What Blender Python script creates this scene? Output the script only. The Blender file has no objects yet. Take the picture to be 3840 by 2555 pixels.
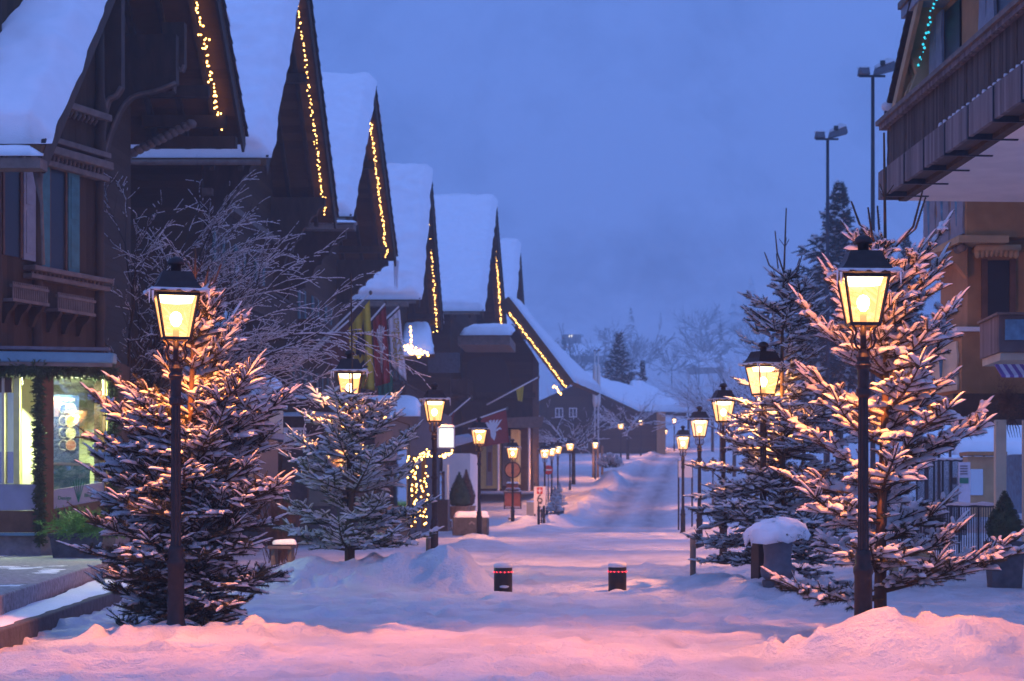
import bpy, math, random
import numpy as np
from mathutils import Vector, Matrix
rng = np.random.default_rng(7)
random.seed(7)
S = bpy.context.scene
C = S.collection
PI = math.pi
F, VX, HY, CZ = 4583.0, 1425.0, 1138.0, 1.55
def at(px, py, Y):
    return np.array([(px - VX) * Y / F, Y, CZ + (HY - py) * Y / F])
def ax(px, Y): return (px - VX) * Y / F
def az(py, Y): return CZ + (HY - py) * Y / F

# ---------------------------------------------------------------- noise
_lat = rng.random((256, 256))
def vnoise(x, y):
    x = np.asarray(x, float); y = np.asarray(y, float)
    xi = np.floor(x).astype(int); yi = np.floor(y).astype(int)
    fx = x - xi; fy = y - yi
    fx = fx * fx * (3 - 2 * fx); fy = fy * fy * (3 - 2 * fy)
    a = _lat[xi & 255, yi & 255]; b = _lat[(xi + 1) & 255, yi & 255]
    c = _lat[xi & 255, (yi + 1) & 255]; d = _lat[(xi + 1) & 255, (yi + 1) & 255]
    return (a * (1 - fx) + b * fx) * (1 - fy) + (c * (1 - fx) + d * fx) * fy - 0.5
def fbm(x, y, o=3):
    s = 0; a = 1.0
    for k in range(o):
        s = s + a * vnoise(np.asarray(x) * 2 ** k + 17.3 * k, np.asarray(y) * 2 ** k + 5.1 * k); a *= .5
    return s

# ---------------------------------------------------------------- materials
M = {}
def mat(name, col, rough=.7, var=.25, scale=6, bump=0, bscale=30, stretch=(1, 1, 1), metal=0, spec=.3, emit=None, estr=0):
    m = bpy.data.materials.new(name); m.use_nodes = True
    nt = m.node_tree; N = nt.nodes; L = nt.links
    b = N['Principled BSDF']
    b.inputs['Roughness'].default_value = rough
    b.inputs['Metallic'].default_value = metal
    b.inputs['Specular IOR Level'].default_value = spec
    tc = N.new('ShaderNodeTexCoord'); mp = N.new('ShaderNodeMapping')
    mp.inputs['Scale'].default_value = stretch
    L.new(tc.outputs['Object'], mp.inputs['Vector'])
    nz = N.new('ShaderNodeTexNoise'); nz.inputs['Scale'].default_value = scale; nz.inputs['Detail'].default_value = 5
    L.new(mp.outputs['Vector'], nz.inputs['Vector'])
    rp = N.new('ShaderNodeValToRGB')
    rp.color_ramp.elements[0].position = .3; rp.color_ramp.elements[1].position = .72
    c = np.array(col)
    rp.color_ramp.elements[0].color = (*np.clip(c * (1 - var), 0, 1), 1)
    rp.color_ramp.elements[1].color = (*np.clip(c * (1 + var), 0, 1), 1)
    L.new(nz.outputs['Fac'], rp.inputs['Fac']); L.new(rp.outputs['Color'], b.inputs['Base Color'])
    if bump:
        n2 = N.new('ShaderNodeTexNoise'); n2.inputs['Scale'].default_value = bscale; n2.inputs['Detail'].default_value = 4
        L.new(mp.outputs['Vector'], n2.inputs['Vector'])
        bp = N.new('ShaderNodeBump'); bp.inputs['Strength'].default_value = bump; bp.inputs['Distance'].default_value = .02
        L.new(n2.outputs['Fac'], bp.inputs['Height']); L.new(bp.outputs['Normal'], b.inputs['Normal'])
    if emit:
        b.inputs['Emission Color'].default_value = (*emit, 1); b.inputs['Emission Strength'].default_value = estr
    M[name] = m
    return m
def plank(name, col, size=.18, axis='Z', var=.35, rough=.75):
    """wood boards: grooves across one axis, each board its own tone, grain along it"""
    m = bpy.data.materials.new(name); m.use_nodes = True
    nt = m.node_tree; N = nt.nodes; L = nt.links; b = N['Principled BSDF']
    b.inputs['Roughness'].default_value = rough; b.inputs['Specular IOR Level'].default_value = .12
    tc = N.new('ShaderNodeTexCoord'); sx = N.new('ShaderNodeSeparateXYZ'); L.new(tc.outputs['Object'], sx.inputs[0])
    d = N.new('ShaderNodeMath'); d.operation = 'DIVIDE'; d.inputs[1].default_value = size
    L.new(sx.outputs[axis], d.inputs[0])
    fl = N.new('ShaderNodeMath'); fl.operation = 'FLOOR'; L.new(d.outputs[0], fl.inputs[0])
    fr = N.new('ShaderNodeMath'); fr.operation = 'FRACT'; L.new(d.outputs[0], fr.inputs[0])
    wn = N.new('ShaderNodeTexWhiteNoise'); wn.noise_dimensions = '1D'; L.new(fl.outputs[0], wn.inputs['W'])
    mp = N.new('ShaderNodeMapping')
    mp.inputs['Scale'].default_value = {'X': (14, 1.5, 1.5), 'Y': (1.5, 14, 1.5), 'Z': (1.5, 1.5, 14)}[axis]
    L.new(tc.outputs['Object'], mp.inputs['Vector'])
    nz = N.new('ShaderNodeTexNoise'); nz.inputs['Scale'].default_value = 2; nz.inputs['Detail'].default_value = 6
    L.new(mp.outputs[0], nz.inputs['Vector'])
    ad = N.new('ShaderNodeMath'); ad.operation = 'ADD'; L.new(wn.outputs['Value'], ad.inputs[0]); L.new(nz.outputs['Fac'], ad.inputs[1])
    hf = N.new('ShaderNodeMath'); hf.operation = 'MULTIPLY'; hf.inputs[1].default_value = .5; L.new(ad.outputs[0], hf.inputs[0])
    rp = N.new('ShaderNodeValToRGB'); c = np.array(col)
    rp.color_ramp.elements[0].position = .15; rp.color_ramp.elements[1].position = .85
    rp.color_ramp.elements[0].color = (*(c * (1 - var)), 1); rp.color_ramp.elements[1].color = (*np.clip(c * (1 + var), 0, 1), 1)
    L.new(hf.outputs[0], rp.inputs['Fac']); L.new(rp.outputs[0], b.inputs['Base Color'])
    g = N.new('ShaderNodeMath'); g.operation = 'GREATER_THAN'; g.inputs[1].default_value = .1; L.new(fr.outputs[0], g.inputs[0])
    bp = N.new('ShaderNodeBump'); bp.inputs['Strength'].default_value = .8; bp.inputs['Distance'].default_value = .015
    L.new(g.outputs[0], bp.inputs['Height']); L.new(bp.outputs[0], b.inputs['Normal'])
    M[name] = m
    return m
def emitm(name, col, s, sample=False):
    m = bpy.data.materials.new(name); m.use_nodes = True
    nt = m.node_tree; nt.nodes.remove(nt.nodes['Principled BSDF'])
    e = nt.nodes.new('ShaderNodeEmission'); e.inputs[0].default_value = (*col, 1); e.inputs[1].default_value = s
    nt.links.new(e.outputs[0], nt.nodes['Material Output'].inputs[0])
    if not sample: m.cycles.emission_sampling = 'NONE'
    M[name] = m
    return m
def glowm(name, col, s, tcol=(1, 1, 1)):
    """glowing see-through thing (bulb envelope, lit lantern pane): emission added to transparency"""
    m = emitm(name, col, s); nt = m.node_tree
    e = [n for n in nt.nodes if n.type == 'EMISSION'][0]
    t = nt.nodes.new('ShaderNodeBsdfTransparent'); t.inputs[0].default_value = (*tcol, 1)
    a = nt.nodes.new('ShaderNodeAddShader')
    nt.links.new(e.outputs[0], a.inputs[0]); nt.links.new(t.outputs[0], a.inputs[1])
    nt.links.new(a.outputs[0], nt.nodes['Material Output'].inputs[0])
    return m
def glassm(name, refl=.15, tint=(.9, .95, .95)):
    m = bpy.data.materials.new(name); m.use_nodes = True
    nt = m.node_tree; nt.nodes.remove(nt.nodes['Principled BSDF'])
    g = nt.nodes.new('ShaderNodeBsdfGlossy'); g.inputs['Roughness'].default_value = .02
    t = nt.nodes.new('ShaderNodeBsdfTransparent'); t.inputs[0].default_value = (*tint, 1)
    x = nt.nodes.new('ShaderNodeMixShader'); x.inputs[0].default_value = refl
    nt.links.new(t.outputs[0], x.inputs[1]); nt.links.new(g.outputs[0], x.inputs[2])
    nt.links.new(x.outputs[0], nt.nodes['Material Output'].inputs[0])
    M[name] = m
    return m

mat('snow', (.86, .87, .9), .65, .03, 3, .35, 45, spec=.25)
def snow_soft(name):
    m = mat(name, (.86, .86, .88), .7, .04, 8, 0, spec=.15); nt = m.node_tree
    tr = nt.nodes.new('ShaderNodeBsdfTranslucent'); tr.inputs[0].default_value = (.86, .86, .88, 1); mx = nt.nodes.new('ShaderNodeMixShader'); mx.inputs[0].default_value = .38
    nt.links.new(nt.nodes['Principled BSDF'].outputs[0], mx.inputs[1]); nt.links.new(tr.outputs[0], mx.inputs[2]); nt.links.new(mx.outputs[0], nt.nodes['Material Output'].inputs[0])
snow_soft('snow_twig')
mat('needle', (.042, .044, .022), .6, .4, 3, spec=.25)
mat('needle_green', (.06, .085, .035), .6, .4, 3, spec=.25)
mat('needle_fresh', (.13, .30, .05), .6, .4, 6, spec=.25)
mat('needle_blue', (.03, .045, .04), .65, .4, 3, spec=.2)
mat('garland', (.045, .075, .035), .7, .45, 9, spec=.2)
mat('bark', (.085, .055, .035), .85, .4, 12, .8, 40, (1, 1, .3))
mat('bark_dark', (.03, .024, .022), .85, .4, 12)
mat('iron', (.028, .022, .022), .5, .25, 14, .15, 60, metal=.4)
mat('iron_blue', (.025, .03, .04), .5, .25, 10, metal=.4)
mat('enamel', (.85, .83, .78), .5, .03)
plank('boards_dark', (.06, .038, .023), .2, 'Y')
plank('logs', (.058, .036, .021), .2, 'Z')
plank('boards_soffit', (.11, .06, .026), .24, 'Y')
plank('boards_mid', (.10, .06, .035), .16, 'Z')
plank('boards_grey', (.12, .095, .08), .14, 'Z')
plank('boards_rail', (.085, .066, .054), .11, 'Y', .5)
plank('weathered', (.17, .15, .145), .11, 'Y', .45)
mat('timber', (.050, .033, .021), .75, .35, 5, .3, 30, (1, 1, .3))
mat('timber_grey', (.15, .125, .105), .8, .25, 5, .3, 30)
mat('tiles', (.035, .028, .03), .8, .4, 8, .6, 20)
mat('shutter', (.05, .16, .165), .6, .2, 5)
mat('shutter_grey', (.22, .24, .27), .6, .15, 5)
mat('dark_opening', (.012, .011, .013), .35, .2, spec=.4)
mat('ochre', (.36, .195, .085), .85, .15, 3, .15, 30)
mat('ochre_light', (.42, .30, .16), .85, .15, 3, .1, 30)
mat('cream', (.55, .48, .34), .8, .1, 3)
mat('white_plaster', (.80, .75, .68), .85, .06, 2, .1, 40)
mat('white_paint', (.75, .73, .70), .6, .06, 5)
mat('yellow_wall', (.74, .64, .24), .8, .1, 4)
mat('stone', (.22, .2, .2), .85, .25, 7, .5, 25)
mat('stone_dark', (.075, .08, .09), .85, .3, 7, .5, 25)
mat('paving', (.26, .26, .28), .8, .4, 14, .4, 40)
mat('teal_metal', (.10, .22, .28), .35, .15, 3, spec=.5)
mat('red_wood', (.12, .06, .035), .7, .25, 5)
mat('red_flag', (.30, .045, .035), .8, .15, 5)
mat('brown_flag', (.16, .06, .045), .8, .15, 5)
mat('yellow_flag', (.55, .42, .03), .8, .1, 5)
mat('black_print', (.02, .02, .025), .7, .1)
mat('white_print', (.72, .72, .72), .7, .05)
mat('gold_print', (.5, .36, .06), .7, .1)
mat('green_print', (.02, .2, .12), .7, .1)
mat('purple_print', (.18, .10, .32), .7, .1)
mat('red_print', (.5, .03, .03), .6, .1)
mat('poster_blue', (.035, .07, .22), .5, .15, 4)
mat('disc_teal', (.12, .42, .46), .5, .05); mat('disc_yellow', (.75, .66, .12), .5, .05)
mat('disc_beige', (.62, .56, .38), .5, .05); mat('disc_red', (.52, .2, .16), .5, .05)
mat('frosted', (.30, .30, .38), .7, .1, 4)
mat('room_wall', (.62, .66, .42), .8, .04)
mat('barrel', (.42, .2, .1), .6, .25, 6)
mat('brick_red', (.28, .09, .07), .7, .2, 6)
mat('blue_panel', (.10, .25, .36), .8, .35, 6)
mat('stripe_cloth', (.6, .6, .68), .85, .1)
mat('dry_leaf', (.15, .07, .04), .8, .5, 9)
mat('lead', (.10, .11, .135), .55, .2, 8, .3, 20, metal=.2)
mat('forest', (.56, .59, .62), .9, .3, 1)  # pale base: snow on the trees, plus mist fading put into the colour
glassm('window_glass', .35, (.5, .55, .6))
glassm('shop_glass', .24, (.95, 1, .95))
glassm('blue_glass', .6, (.35, .4, .5))
LC = (1.0, .265, .04)
glowm('bulb_glow', (1.0, .8, .5), 9)
glowm('pane_glow', (1.0, .47, .17), .55, (.97, .93, .85))
emitm('reflector_glow', (1.0, .78, .48), 6)  # emission stands in for the bulb's light on the reflector
emitm('string_bulb', (1.0, .50, .12), 12, True)
emitm('string_bulb_teal', (.05, .75, 1.0), 1.1)
emitm('led_red', (1.0, .03, .05), 5)
emitm('lightbox', (.93, 1.0, .84), 1.7)
emitm('far_window', (1.0, .9, .62), 3.0)
emitm('far_lamp', (1.0, .55, .22), 4.0)

# ---------------------------------------------------------------- mesh helpers
def mesh_np(name, V, faces):
    """V (n,3); faces: list of int arrays (k,3) or (k,4)"""
    me = bpy.data.meshes.new(name)
    V = np.ascontiguousarray(V, np.float32)
    me.vertices.add(len(V)); me.vertices.foreach_set('co', V.ravel())
    faces = [np.asarray(f, np.int32) for f in faces if len(f)]
    nl = sum(f.size for f in faces); nf = sum(len(f) for f in faces)
    me.loops.add(nl); me.polygons.add(nf)
    me.loops.foreach_set('vertex_index', np.concatenate([f.ravel() for f in faces]))
    tot = np.concatenate([np.full(len(f), f.shape[1], np.int32) for f in faces])
    st = np.concatenate([[0], np.cumsum(tot)[:-1]]).astype(np.int32)
    me.polygons.foreach_set('loop_start', st)
    try: me.polygons.foreach_set('loop_total', tot)
    except Exception: pass
    me.update(calc_edges=True)
    return me
class MB:
    def __init__(s): s.v = []; s.q = []; s.t = []; s.n = []; s.c = 0
    def add(s, V, faces):
        V = [tuple(map(float, p)) for p in V]; o = s.c
        s.v += V; s.c += len(V)
        for f in faces: s.n.append([i + o for i in f])
        return s
    def addnp(s, V, Q):
        return s.add(V.tolist(), np.asarray(Q).tolist())
    def hexa(s, p):
        """8 points: bottom 4 ccw, top 4 ccw"""
        return s.add(p, [(3, 2, 1, 0), (4, 5, 6, 7), (0, 1, 5, 4), (1, 2, 6, 5), (2, 3, 7, 6), (3, 0, 4, 7)])
    def box(s, x0, x1, y0, y1, z0, z1):
        return s.hexa([(x0, y0, z0), (x1, y0, z0), (x1, y1, z0), (x0, y1, z0), (x0, y0, z1), (x1, y0, z1), (x1, y1, z1), (x0, y1, z1)])
    def cbox(s, c, sx, sy, sz, rz=0):
        ca, sa = math.cos(rz), math.sin(rz); P = []
        for dz in (0, 1):
            for dx, dy in ((-1, -1), (1, -1), (1, 1), (-1, 1)):
                x, y = dx * sx / 2, dy * sy / 2
                P.append((c[0] + x * ca - y * sa, c[1] + x * sa + y * ca, c[2] + (dz - .5) * sz))
        return s.hexa(P)
    def beam(s, a, b, w, h, up=(0, 0, 1)):
        a = Vector(a); b = Vector(b); d = (b - a).normalized(); u = Vector(up)
        r = d.cross(u)
        if r.length < 1e-4: r = d.cross(Vector((1, 0, 0)))
        r.normalize(); u = r.cross(d)
        P = [q + r * i * w / 2 + u * j * h / 2 for q in (a, b) for i, j in ((-1, -1), (1, -1), (1, 1), (-1, 1))]
        return s.add(P, [(0, 1, 2, 3), (7, 6, 5, 4), (0, 4, 5, 1), (1, 5, 6, 2), (2, 6, 7, 3), (3, 7, 4, 0)])
    def tube(s, pts, rad, n=8, cap=True):
        pts = [Vector(p) for p in pts]
        if not hasattr(rad, '__len__'): rad = [rad] * len(pts)
        V = []; Fc = []
        ref = Vector((.3, .9, .2)) if abs((pts[-1] - pts[0]).normalized().y) < .9 else Vector((1, 0, 0))
        for i, p in enumerate(pts):
            d = (pts[min(i + 1, len(pts) - 1)] - pts[max(i - 1, 0)]).normalized()
            r = d.cross(ref).normalized(); u = r.cross(d)
            for k in range(n):
                a = 2 * PI * k / n
                V.append(p + (r * math.cos(a) + u * math.sin(a)) * rad[i])
        for i in range(len(pts) - 1):
            for k in range(n):
                Fc.append((i * n + k, i * n + (k + 1) % n, (i + 1) * n + (k + 1) % n, (i + 1) * n + k))
        if cap: Fc.append(tuple(range(n - 1, -1, -1))); Fc.append(tuple((len(pts) - 1) * n + k for k in range(n)))
        return s.add(V, Fc)
    def lathe(s, c, prof, n=16, flute=0, rz=0, square=False):
        """prof [(r,z)]; square: 4-sided with r the half side"""
        V = []; Fc = []
        if square: n = 4
        for r, z in prof:
            for k in range(n):
                a = rz + 2 * PI * (k + (.5 if square else 0)) / n
                rr = r * (math.sqrt(2) if square else 1)
                if flute and k % 2: rr *= 1 - flute
                V.append((c[0] + rr * math.cos(a), c[1] + rr * math.sin(a), c[2] + z))
        m = len(prof)
        for i in range(m - 1):
            for k in range(n):
                Fc.append((i * n + k, i * n + (k + 1) % n, (i + 1) * n + (k + 1) % n, (i + 1) * n + k))
        Fc.append(tuple(range(n - 1, -1, -1))); Fc.append(tuple((m - 1) * n + k for k in range(n)))
        return s.add(V, Fc)
    def prism(s, poly, d):
        """planar polygon (3d points) extruded by d"""
        n = len(poly); d = np.array(d)
        V = [np.array(p, float) for p in poly] + [np.array(p, float) + d for p in poly]
        Fc = [tuple(range(n)), tuple(range(2 * n - 1, n - 1, -1))]
        for i in range(n): Fc.append((i, n + i, n + (i + 1) % n, (i + 1) % n))
        return s.add(V, Fc)
    def blob(s, c, rx, ry, rz, n=10, m=6, amp=.12, seed=0, dome=False):
        V = []; Fc = []; rr = np.random.default_rng(seed)
        lo = 0.0 if dome else -PI / 2
        for i in range(m + 1):
            t = lo + (PI / 2 - lo) * i / m
            for k in range(n):
                a = 2 * PI * k / n; q = 1 + amp * (rr.random() - .5) * 2 * (i not in (0, m))
                V.append((c[0] + rx * q * math.cos(t) * math.cos(a), c[1] + ry * q * math.cos(t) * math.sin(a), c[2] + rz * q * math.sin(t)))
        for i in range(m):
            for k in range(n): Fc.append((i * n + k, i * n + (k + 1) % n, (i + 1) * n + (k + 1) % n, (i + 1) * n + k))
        return s.add(V, Fc)
def origin(o):
    p = np.zeros(3)
    while o is not None: p = p + np.array(o.location); o = o.parent
    return p
def tag(o, label=None, cat=None, group=None, kind=None):
    if label: o['label'] = label
    if cat: o['category'] = cat
    if group: o['group'] = group
    if kind: o['kind'] = kind
    return o
def empty(name, loc, label, cat, group=None):
    o = bpy.data.objects.new(name, None); C.objects.link(o); o.location = loc; o.empty_display_size = .3
    return tag(o, label, cat, group)
def put(name, me, m, parent=None, smooth=False):
    o = bpy.data.objects.new(name, me); C.objects.link(o)
    me.materials.append(M[m] if isinstance(m, str) else m)
    if smooth: me.polygons.foreach_set('use_smooth', [True] * len(me.polygons))
    if parent is not None: o.parent = parent
    return o
def obj(name, mb, m, parent=None, smooth=False, loc=None, bevel=0):
    """mb in world coordinates; part: relative to its root; top-level: pivot at loc"""
    off = origin(parent) if parent is not None else (np.array(loc, float) if loc is not None else np.zeros(3))
    me = bpy.data.meshes.new(name)
    me.from_pydata([tuple(np.array(v) - off) for v in mb.v], [], mb.n); me.update()
    o = put(name, me, m, parent, smooth)
    if parent is None and loc is not None: o.location = loc
    if bevel:
        b = o.modifiers.new('bevel', 'BEVEL'); b.width = bevel; b.segments = 2; b.limit_method = 'ANGLE'
    return o
def npobj(name, V, faces, m, parent=None, smooth=False, loc=None):
    off = origin(parent) if parent is not None else (np.array(loc, float) if loc is not None else np.zeros(3))
    o = put(name, mesh_np(name, np.asarray(V) - off, faces), m, parent, smooth)
    if parent is None and loc is not None: o.location = loc
    return o
def copy_tree(o, parent=None):
    c = o.copy(); C.objects.link(c); c.parent = parent
    for ch in list(o.children): copy_tree(ch, c)
    return c
def text_mesh(txt, size, loc, rot, m, parent=None, name='lettering', ext=.004, align='CENTER'):
    cu = bpy.data.curves.new(name, 'FONT'); cu.body = txt; cu.size = size; cu.extrude = ext; cu.align_x = align; cu.align_y = 'CENTER'
    t = bpy.data.objects.new('tmp', cu); C.objects.link(t)
    dg = bpy.context.evaluated_depsgraph_get()
    me = bpy.data.meshes.new_from_object(t.evaluated_get(dg)); me.name = name
    bpy.data.objects.remove(t)
    me.transform(Matrix.Translation(Vector(loc) - Vector(origin(parent) if parent is not None else (0, 0, 0))) @ rot.to_4x4())
    return put(name, me, m, parent)

# ---------------------------------------------------------------- twig batches (numpy)
def basis(p0, p1):
    d = p1 - p0; ln = np.linalg.norm(d, axis=1, keepdims=True) + 1e-9; d = d / ln
    up = np.array([0, 0, 1.]) - d * d[:, 2:3]
    bad = np.linalg.norm(up, axis=1) < .25
    up[bad] = np.array([0, -1., 0]) - d[bad] * d[bad, 1:2]
    up /= np.linalg.norm(up, axis=1, keepdims=True)
    return d, ln, np.cross(d, up), up
def frusta(p0, p1, r0, r1, n=5):
    d, ln, r, u = basis(p0, p1); m = len(p0)
    a = 2 * PI * np.arange(n) / n; ca = np.cos(a)[None, :, None]; sa = np.sin(a)[None, :, None]
    ring = r[:, None, :] * ca + u[:, None, :] * sa
    V = np.concatenate([p0[:, None, :] + ring * np.asarray(r0).reshape(-1, 1, 1), p1[:, None, :] + ring * np.asarray(r1).reshape(-1, 1, 1)], 1)
    k = np.arange(n); q = np.stack([k, (k + 1) % n, n + (k + 1) % n, n + k], 1)
    Q = (q[None] + (np.arange(m) * 2 * n)[:, None, None]).reshape(-1, 4)
    return V.reshape(-1, 3), Q
def needles(p0, p1, r, K, w=.004, seed=0, variants=6):
    g = np.random.default_rng(seed); d, ln, rt, u = basis(p0, p1); out = []
    idx = np.arange(len(p0)) % variants
    for vi in range(variants):
        s = np.where(idx == vi)[0]
        if not len(s): continue
        t = g.random(K) * .97; a = g.random(K) * 2 * PI
        fwd = .35 + .5 * g.random(K); rad = (.75 + .5 * g.random(K)) * (1 - .35 * t ** 3)
        # each needle: base two points on the axis, tip out and forward
        ca, sa = np.cos(a), np.sin(a); rr = np.asarray(r)[s][:, None, None]
        ax_ = (p0[s] [:, None, :] + d[s][:, None, :] * (ln[s] * t[None, :])[:, :, None])
        side = rt[s][:, None, :] * (-sa)[None, :, None] + u[s][:, None, :] * ca[None, :, None]
        outw = rt[s][:, None, :] * ca[None, :, None] + u[s][:, None, :] * sa[None, :, None]
        side = side + d[s][:, None, :] * .6
        tip = ax_ + outw * rr * rad[None, :, None] + d[s][:, None, :] * rr * (fwd * rad)[None, :, None]
        b1 = ax_ + side * w; b2 = ax_ - side * w
        out.append(np.stack([b1, b2, tip], 2).reshape(-1, 3))
    V = np.concatenate(out); T = np.arange(len(V)).reshape(-1, 3)
    return V, T
def snowcaps(p0, p1, w, h=1.0, seed=0, n=7, lift=.35):
    """lumpy snow sausages lying along the upper side of each twig"""
    g = np.random.default_rng(seed); d, ln, rt, u = basis(p0, p1); m = len(p0)
    ts = np.array([-.02, .06, .22, .42, .62, .82, .95, 1.03]); sc = np.array([.1, .62, .95, 1.05, 1, .85, .5, .06])
    R = len(ts); lump = 1 + .34 * (g.random((m, R)) - .5)
    a = 2 * PI * np.arange(n) / n
    cx = np.cos(a); cy = np.where(np.sin(a) < 0, .45, 1.0) * np.sin(a)
    W = np.asarray(w).reshape(-1, 1) * sc[None, :] * lump                                         # m,R
    ctr = p0[:, None, :] + d[:, None, :] * (ln * ts[None, :])[:, :, None] + u[:, None, :] * (np.asarray(w).reshape(-1, 1) * lift * np.minimum(sc, .8)[None, :])[:, :, None]
    V = ctr[:, :, None, :] + rt[:, None, None, :] * (W[:, :, None] * cx[None, None, :])[..., None] + u[:, None, None, :] * (W[:, :, None] * cy[None, None, :] * h)[..., None]
    k = np.arange(n); q = np.concatenate([np.stack([i * n + k, i * n + (k + 1) % n, (i + 1) * n + (k + 1) % n, (i + 1) * n + k], 1) for i in range(R - 1)])
    Q = (q[None] + (np.arange(m) * R * n)[:, None, None]).reshape(-1, 4)
    return V.reshape(-1, 3), Q
def join(parts):
    V = []; Fq = []; o = 0
    for v, f in parts:
        V.append(v); Fq.append(np.asarray(f) + o); o += len(v)
    return np.concatenate(V), Fq

# ---------------------------------------------------------------- ground height
_ry = np.array([-80, 95, 104, 112, 125, 140, 155, 180, 195, 210, 260, 350, 450, 600, 800, 1000, 1150, 1300, 1500, 1700, 1850])
_rz = np.array([0, 0, .15, .5, 1.05, 1.75, 2.6, 4.4, 5.2, 6, 8.5, 13, 20, 33, 55, 85, 118, 190, 330, 500, 610])
_bl = (np.array([0, 70, 84, 100, 120, 140, 170, 200, 230, 260]), np.array([-3.9, -3.7, -3.3, -2.5, -1.7, -.8, 1.0, 3.0, 4.6, 6]))
_br = (np.array([0, 50, 80, 100, 140, 200, 260]), np.array([2.9, 2.9, 3.2, 3.7, 5.2, 8.6, 12.5]))
MOUNDS = [(-4.55, 21.15, .75, .5, .13), (-3.75, 21.6, .45, .4, .15), (-5.1, 21.9, .5, .5, .1), (-4.5, 34.3, 1.5, 1.1, .40), (-3.6, 33.9, .8, .6, .24), (-5.3, 33.9, .6, .5, .2),
          (-2.8, 33.8, .5, .9, .36), (-2.45, 33.3, .5, .6, .2), (2.85, 19.45, .95, .75, .27), (3.6, 19.9, .7, .7, .18), (2.3, 19.1, .5, .5, .20), (4.4, 20.6, .7, .7, .16), (3.0, 20.9, 1.2, .8, .15), (2.1, 31.3, 1.1, 1.2, .22),
          (1.6, 33.2, .7, 1.0, .25), (2.9, 31, .7, .8, .15), (-4.5, 92.5, .9, 2.5, .45), (-4.7, 66, .45, .9, .18), (-3.0, 95, 1.0, 3, .35),
          (-1.9, 128, 1.2, 5, .5), (-.6, 150, 1.0, 5, .8), (-4.5, 45.8, .5, .8, .2), (-3.9, 57, 1.0, 3.0, .25), (3.3, 57, .8, 3.0, .3), (3.4, 74, .8, 3.0, .4)]
def gz(x, y):
    x = np.asarray(x, float); y = np.asarray(y, float)
    z = np.interp(y, _ry, _rz)
    far = np.clip((y - 240) / 120, 0, 1)
    near = 1 - far
    z = z + near * (.06 * fbm(x * .35, y * .22) + .05 * fbm(x * 1.6, y * 1.3) + .035 * np.maximum(0, fbm(x * 2.6 + 9, y * 2.2)) + .04 * fbm(x * 4, y * 4, 4) * (y < 60))
    # cross ridges added so grazing lamp light breaks into bands
    z = z + near * np.where(y < 110, .085, .1) * np.clip((y - 26) / 12, .25, 1) * np.sin(y * .52 + 1.3 * fbm(x * .25, y * .1) + .12 * x) * np.exp(-((y - 60) / 60) ** 2)
    z = z + near * .03 * np.exp(-((y - 18.9 - .05 * x - .4 * fbm(x * .5, 3.1)) / .55) ** 2)  # ridge and the hollow below it shaped to edge the lit band with shade
    z = z - near * .03 * np.exp(-((y - 17.2) / .7) ** 2)
    for (mx, my, rx, ry, h) in MOUNDS:
        e = np.exp(-(((x - mx) / rx) ** 2 + ((y - my) / ry) ** 2) ** 1.3)
        z = z + h * e * (1 + .45 * fbm(x * 1.7 + my, y * 1.7) + .12 * fbm(x * 4.5, y * 4.5))
    # ploughed banks beside the carriageway
    w = np.clip((y - 76) / 14, 0, 1) * np.clip((270 - y) / 40, 0, 1)
    for (by, bx), s in ((_bl, -1), (_br, 1)):
        c = np.interp(y, by, bx) + .7 * fbm(y * .16, s * 3.0 + 0 * y)
        z = z + w * (.30 + .5 * fbm(y * .22, 9 + s + 0 * y)) * np.exp(-((x - c) / .75) ** 2) * (1 + .4 * fbm(x * 2, y * .6))
    # open slope and mountain
    z = z + far * (4 * fbm(x / 60, y / 60) + 26 * np.clip((y - 700) / 500, 0, 1) * fbm(x / 170, y / 170) + .02 * np.abs(x) * 0)
    z = z + np.clip((y - 300) / 300, 0, 1) * .06 * np.maximum(0, np.abs(x - 30) - 60) * .6
    return z
def g1(x, y): return float(gz(np.array([x]), np.array([y]))[0])
HAZE = .0010
LAMP_W = 2000
SMOOTH = 1.3
SKY0 = (.185, .345, 1.04); SKY1 = (.245, .425, 1.14); SKY_S = 1.0
# ================================================================ SETTING
def axis(*seg):
    out = []
    for a, b, st in seg: out.append(np.arange(a, b, st))
    return np.concatenate(out + [[seg[-1][1]]])
gx = axis((-640, -120, 20), (-120, -40, 5), (-40, -11, 1.0), (-11, 8, .075), (8, 40, 1.2), (40, 120, 5), (120, 640, 20))
gy = axis((-40, 10, 5), (10, 15, .8), (15, 42, .08), (42, 110, .3), (110, 230, .8), (230, 400, 5), (400, 1820, 14))
GX, GY = np.meshgrid(gx, gy, indexing='ij')
GZ = gz(GX, GY)
# footprints, dents and crumbs trodden into the square
_g = np.random.default_rng(12)
def stamp(cx, cy, rx, ry, h, rot=0):
    i0, i1 = np.searchsorted(gx, (cx - .45, cx + .45)); j0, j1 = np.searchsorted(gy, (cy - .6, cy + .6))
    if i1 <= i0 or j1 <= j0: return
    X = GX[i0:i1, j0:j1] - cx; Y = GY[i0:i1, j0:j1] - cy; c, s = math.cos(rot), math.sin(rot)
    GZ[i0:i1, j0:j1] += h * np.exp(-(((X * c + Y * s) / rx) ** 2 + ((-X * s + Y * c) / ry) ** 2) ** 1.5)
for _k in range(52):                                   # walked tracks
    x0, y0, hd = _g.uniform(-6, 5), _g.uniform(17, 44), _g.choice([0, PI, PI / 2, -PI / 2]) + _g.normal(0, .5)
    for _s in range(int(_g.uniform(8, 26))):
        x0 += .62 * math.cos(hd); y0 += .62 * math.sin(hd); hd += _g.normal(0, .06); sd = .12 * (1 if _s % 2 else -1)
        stamp(x0 - sd * math.sin(hd), y0 + sd * math.cos(hd), .17, .095, -.085, hd)
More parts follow.
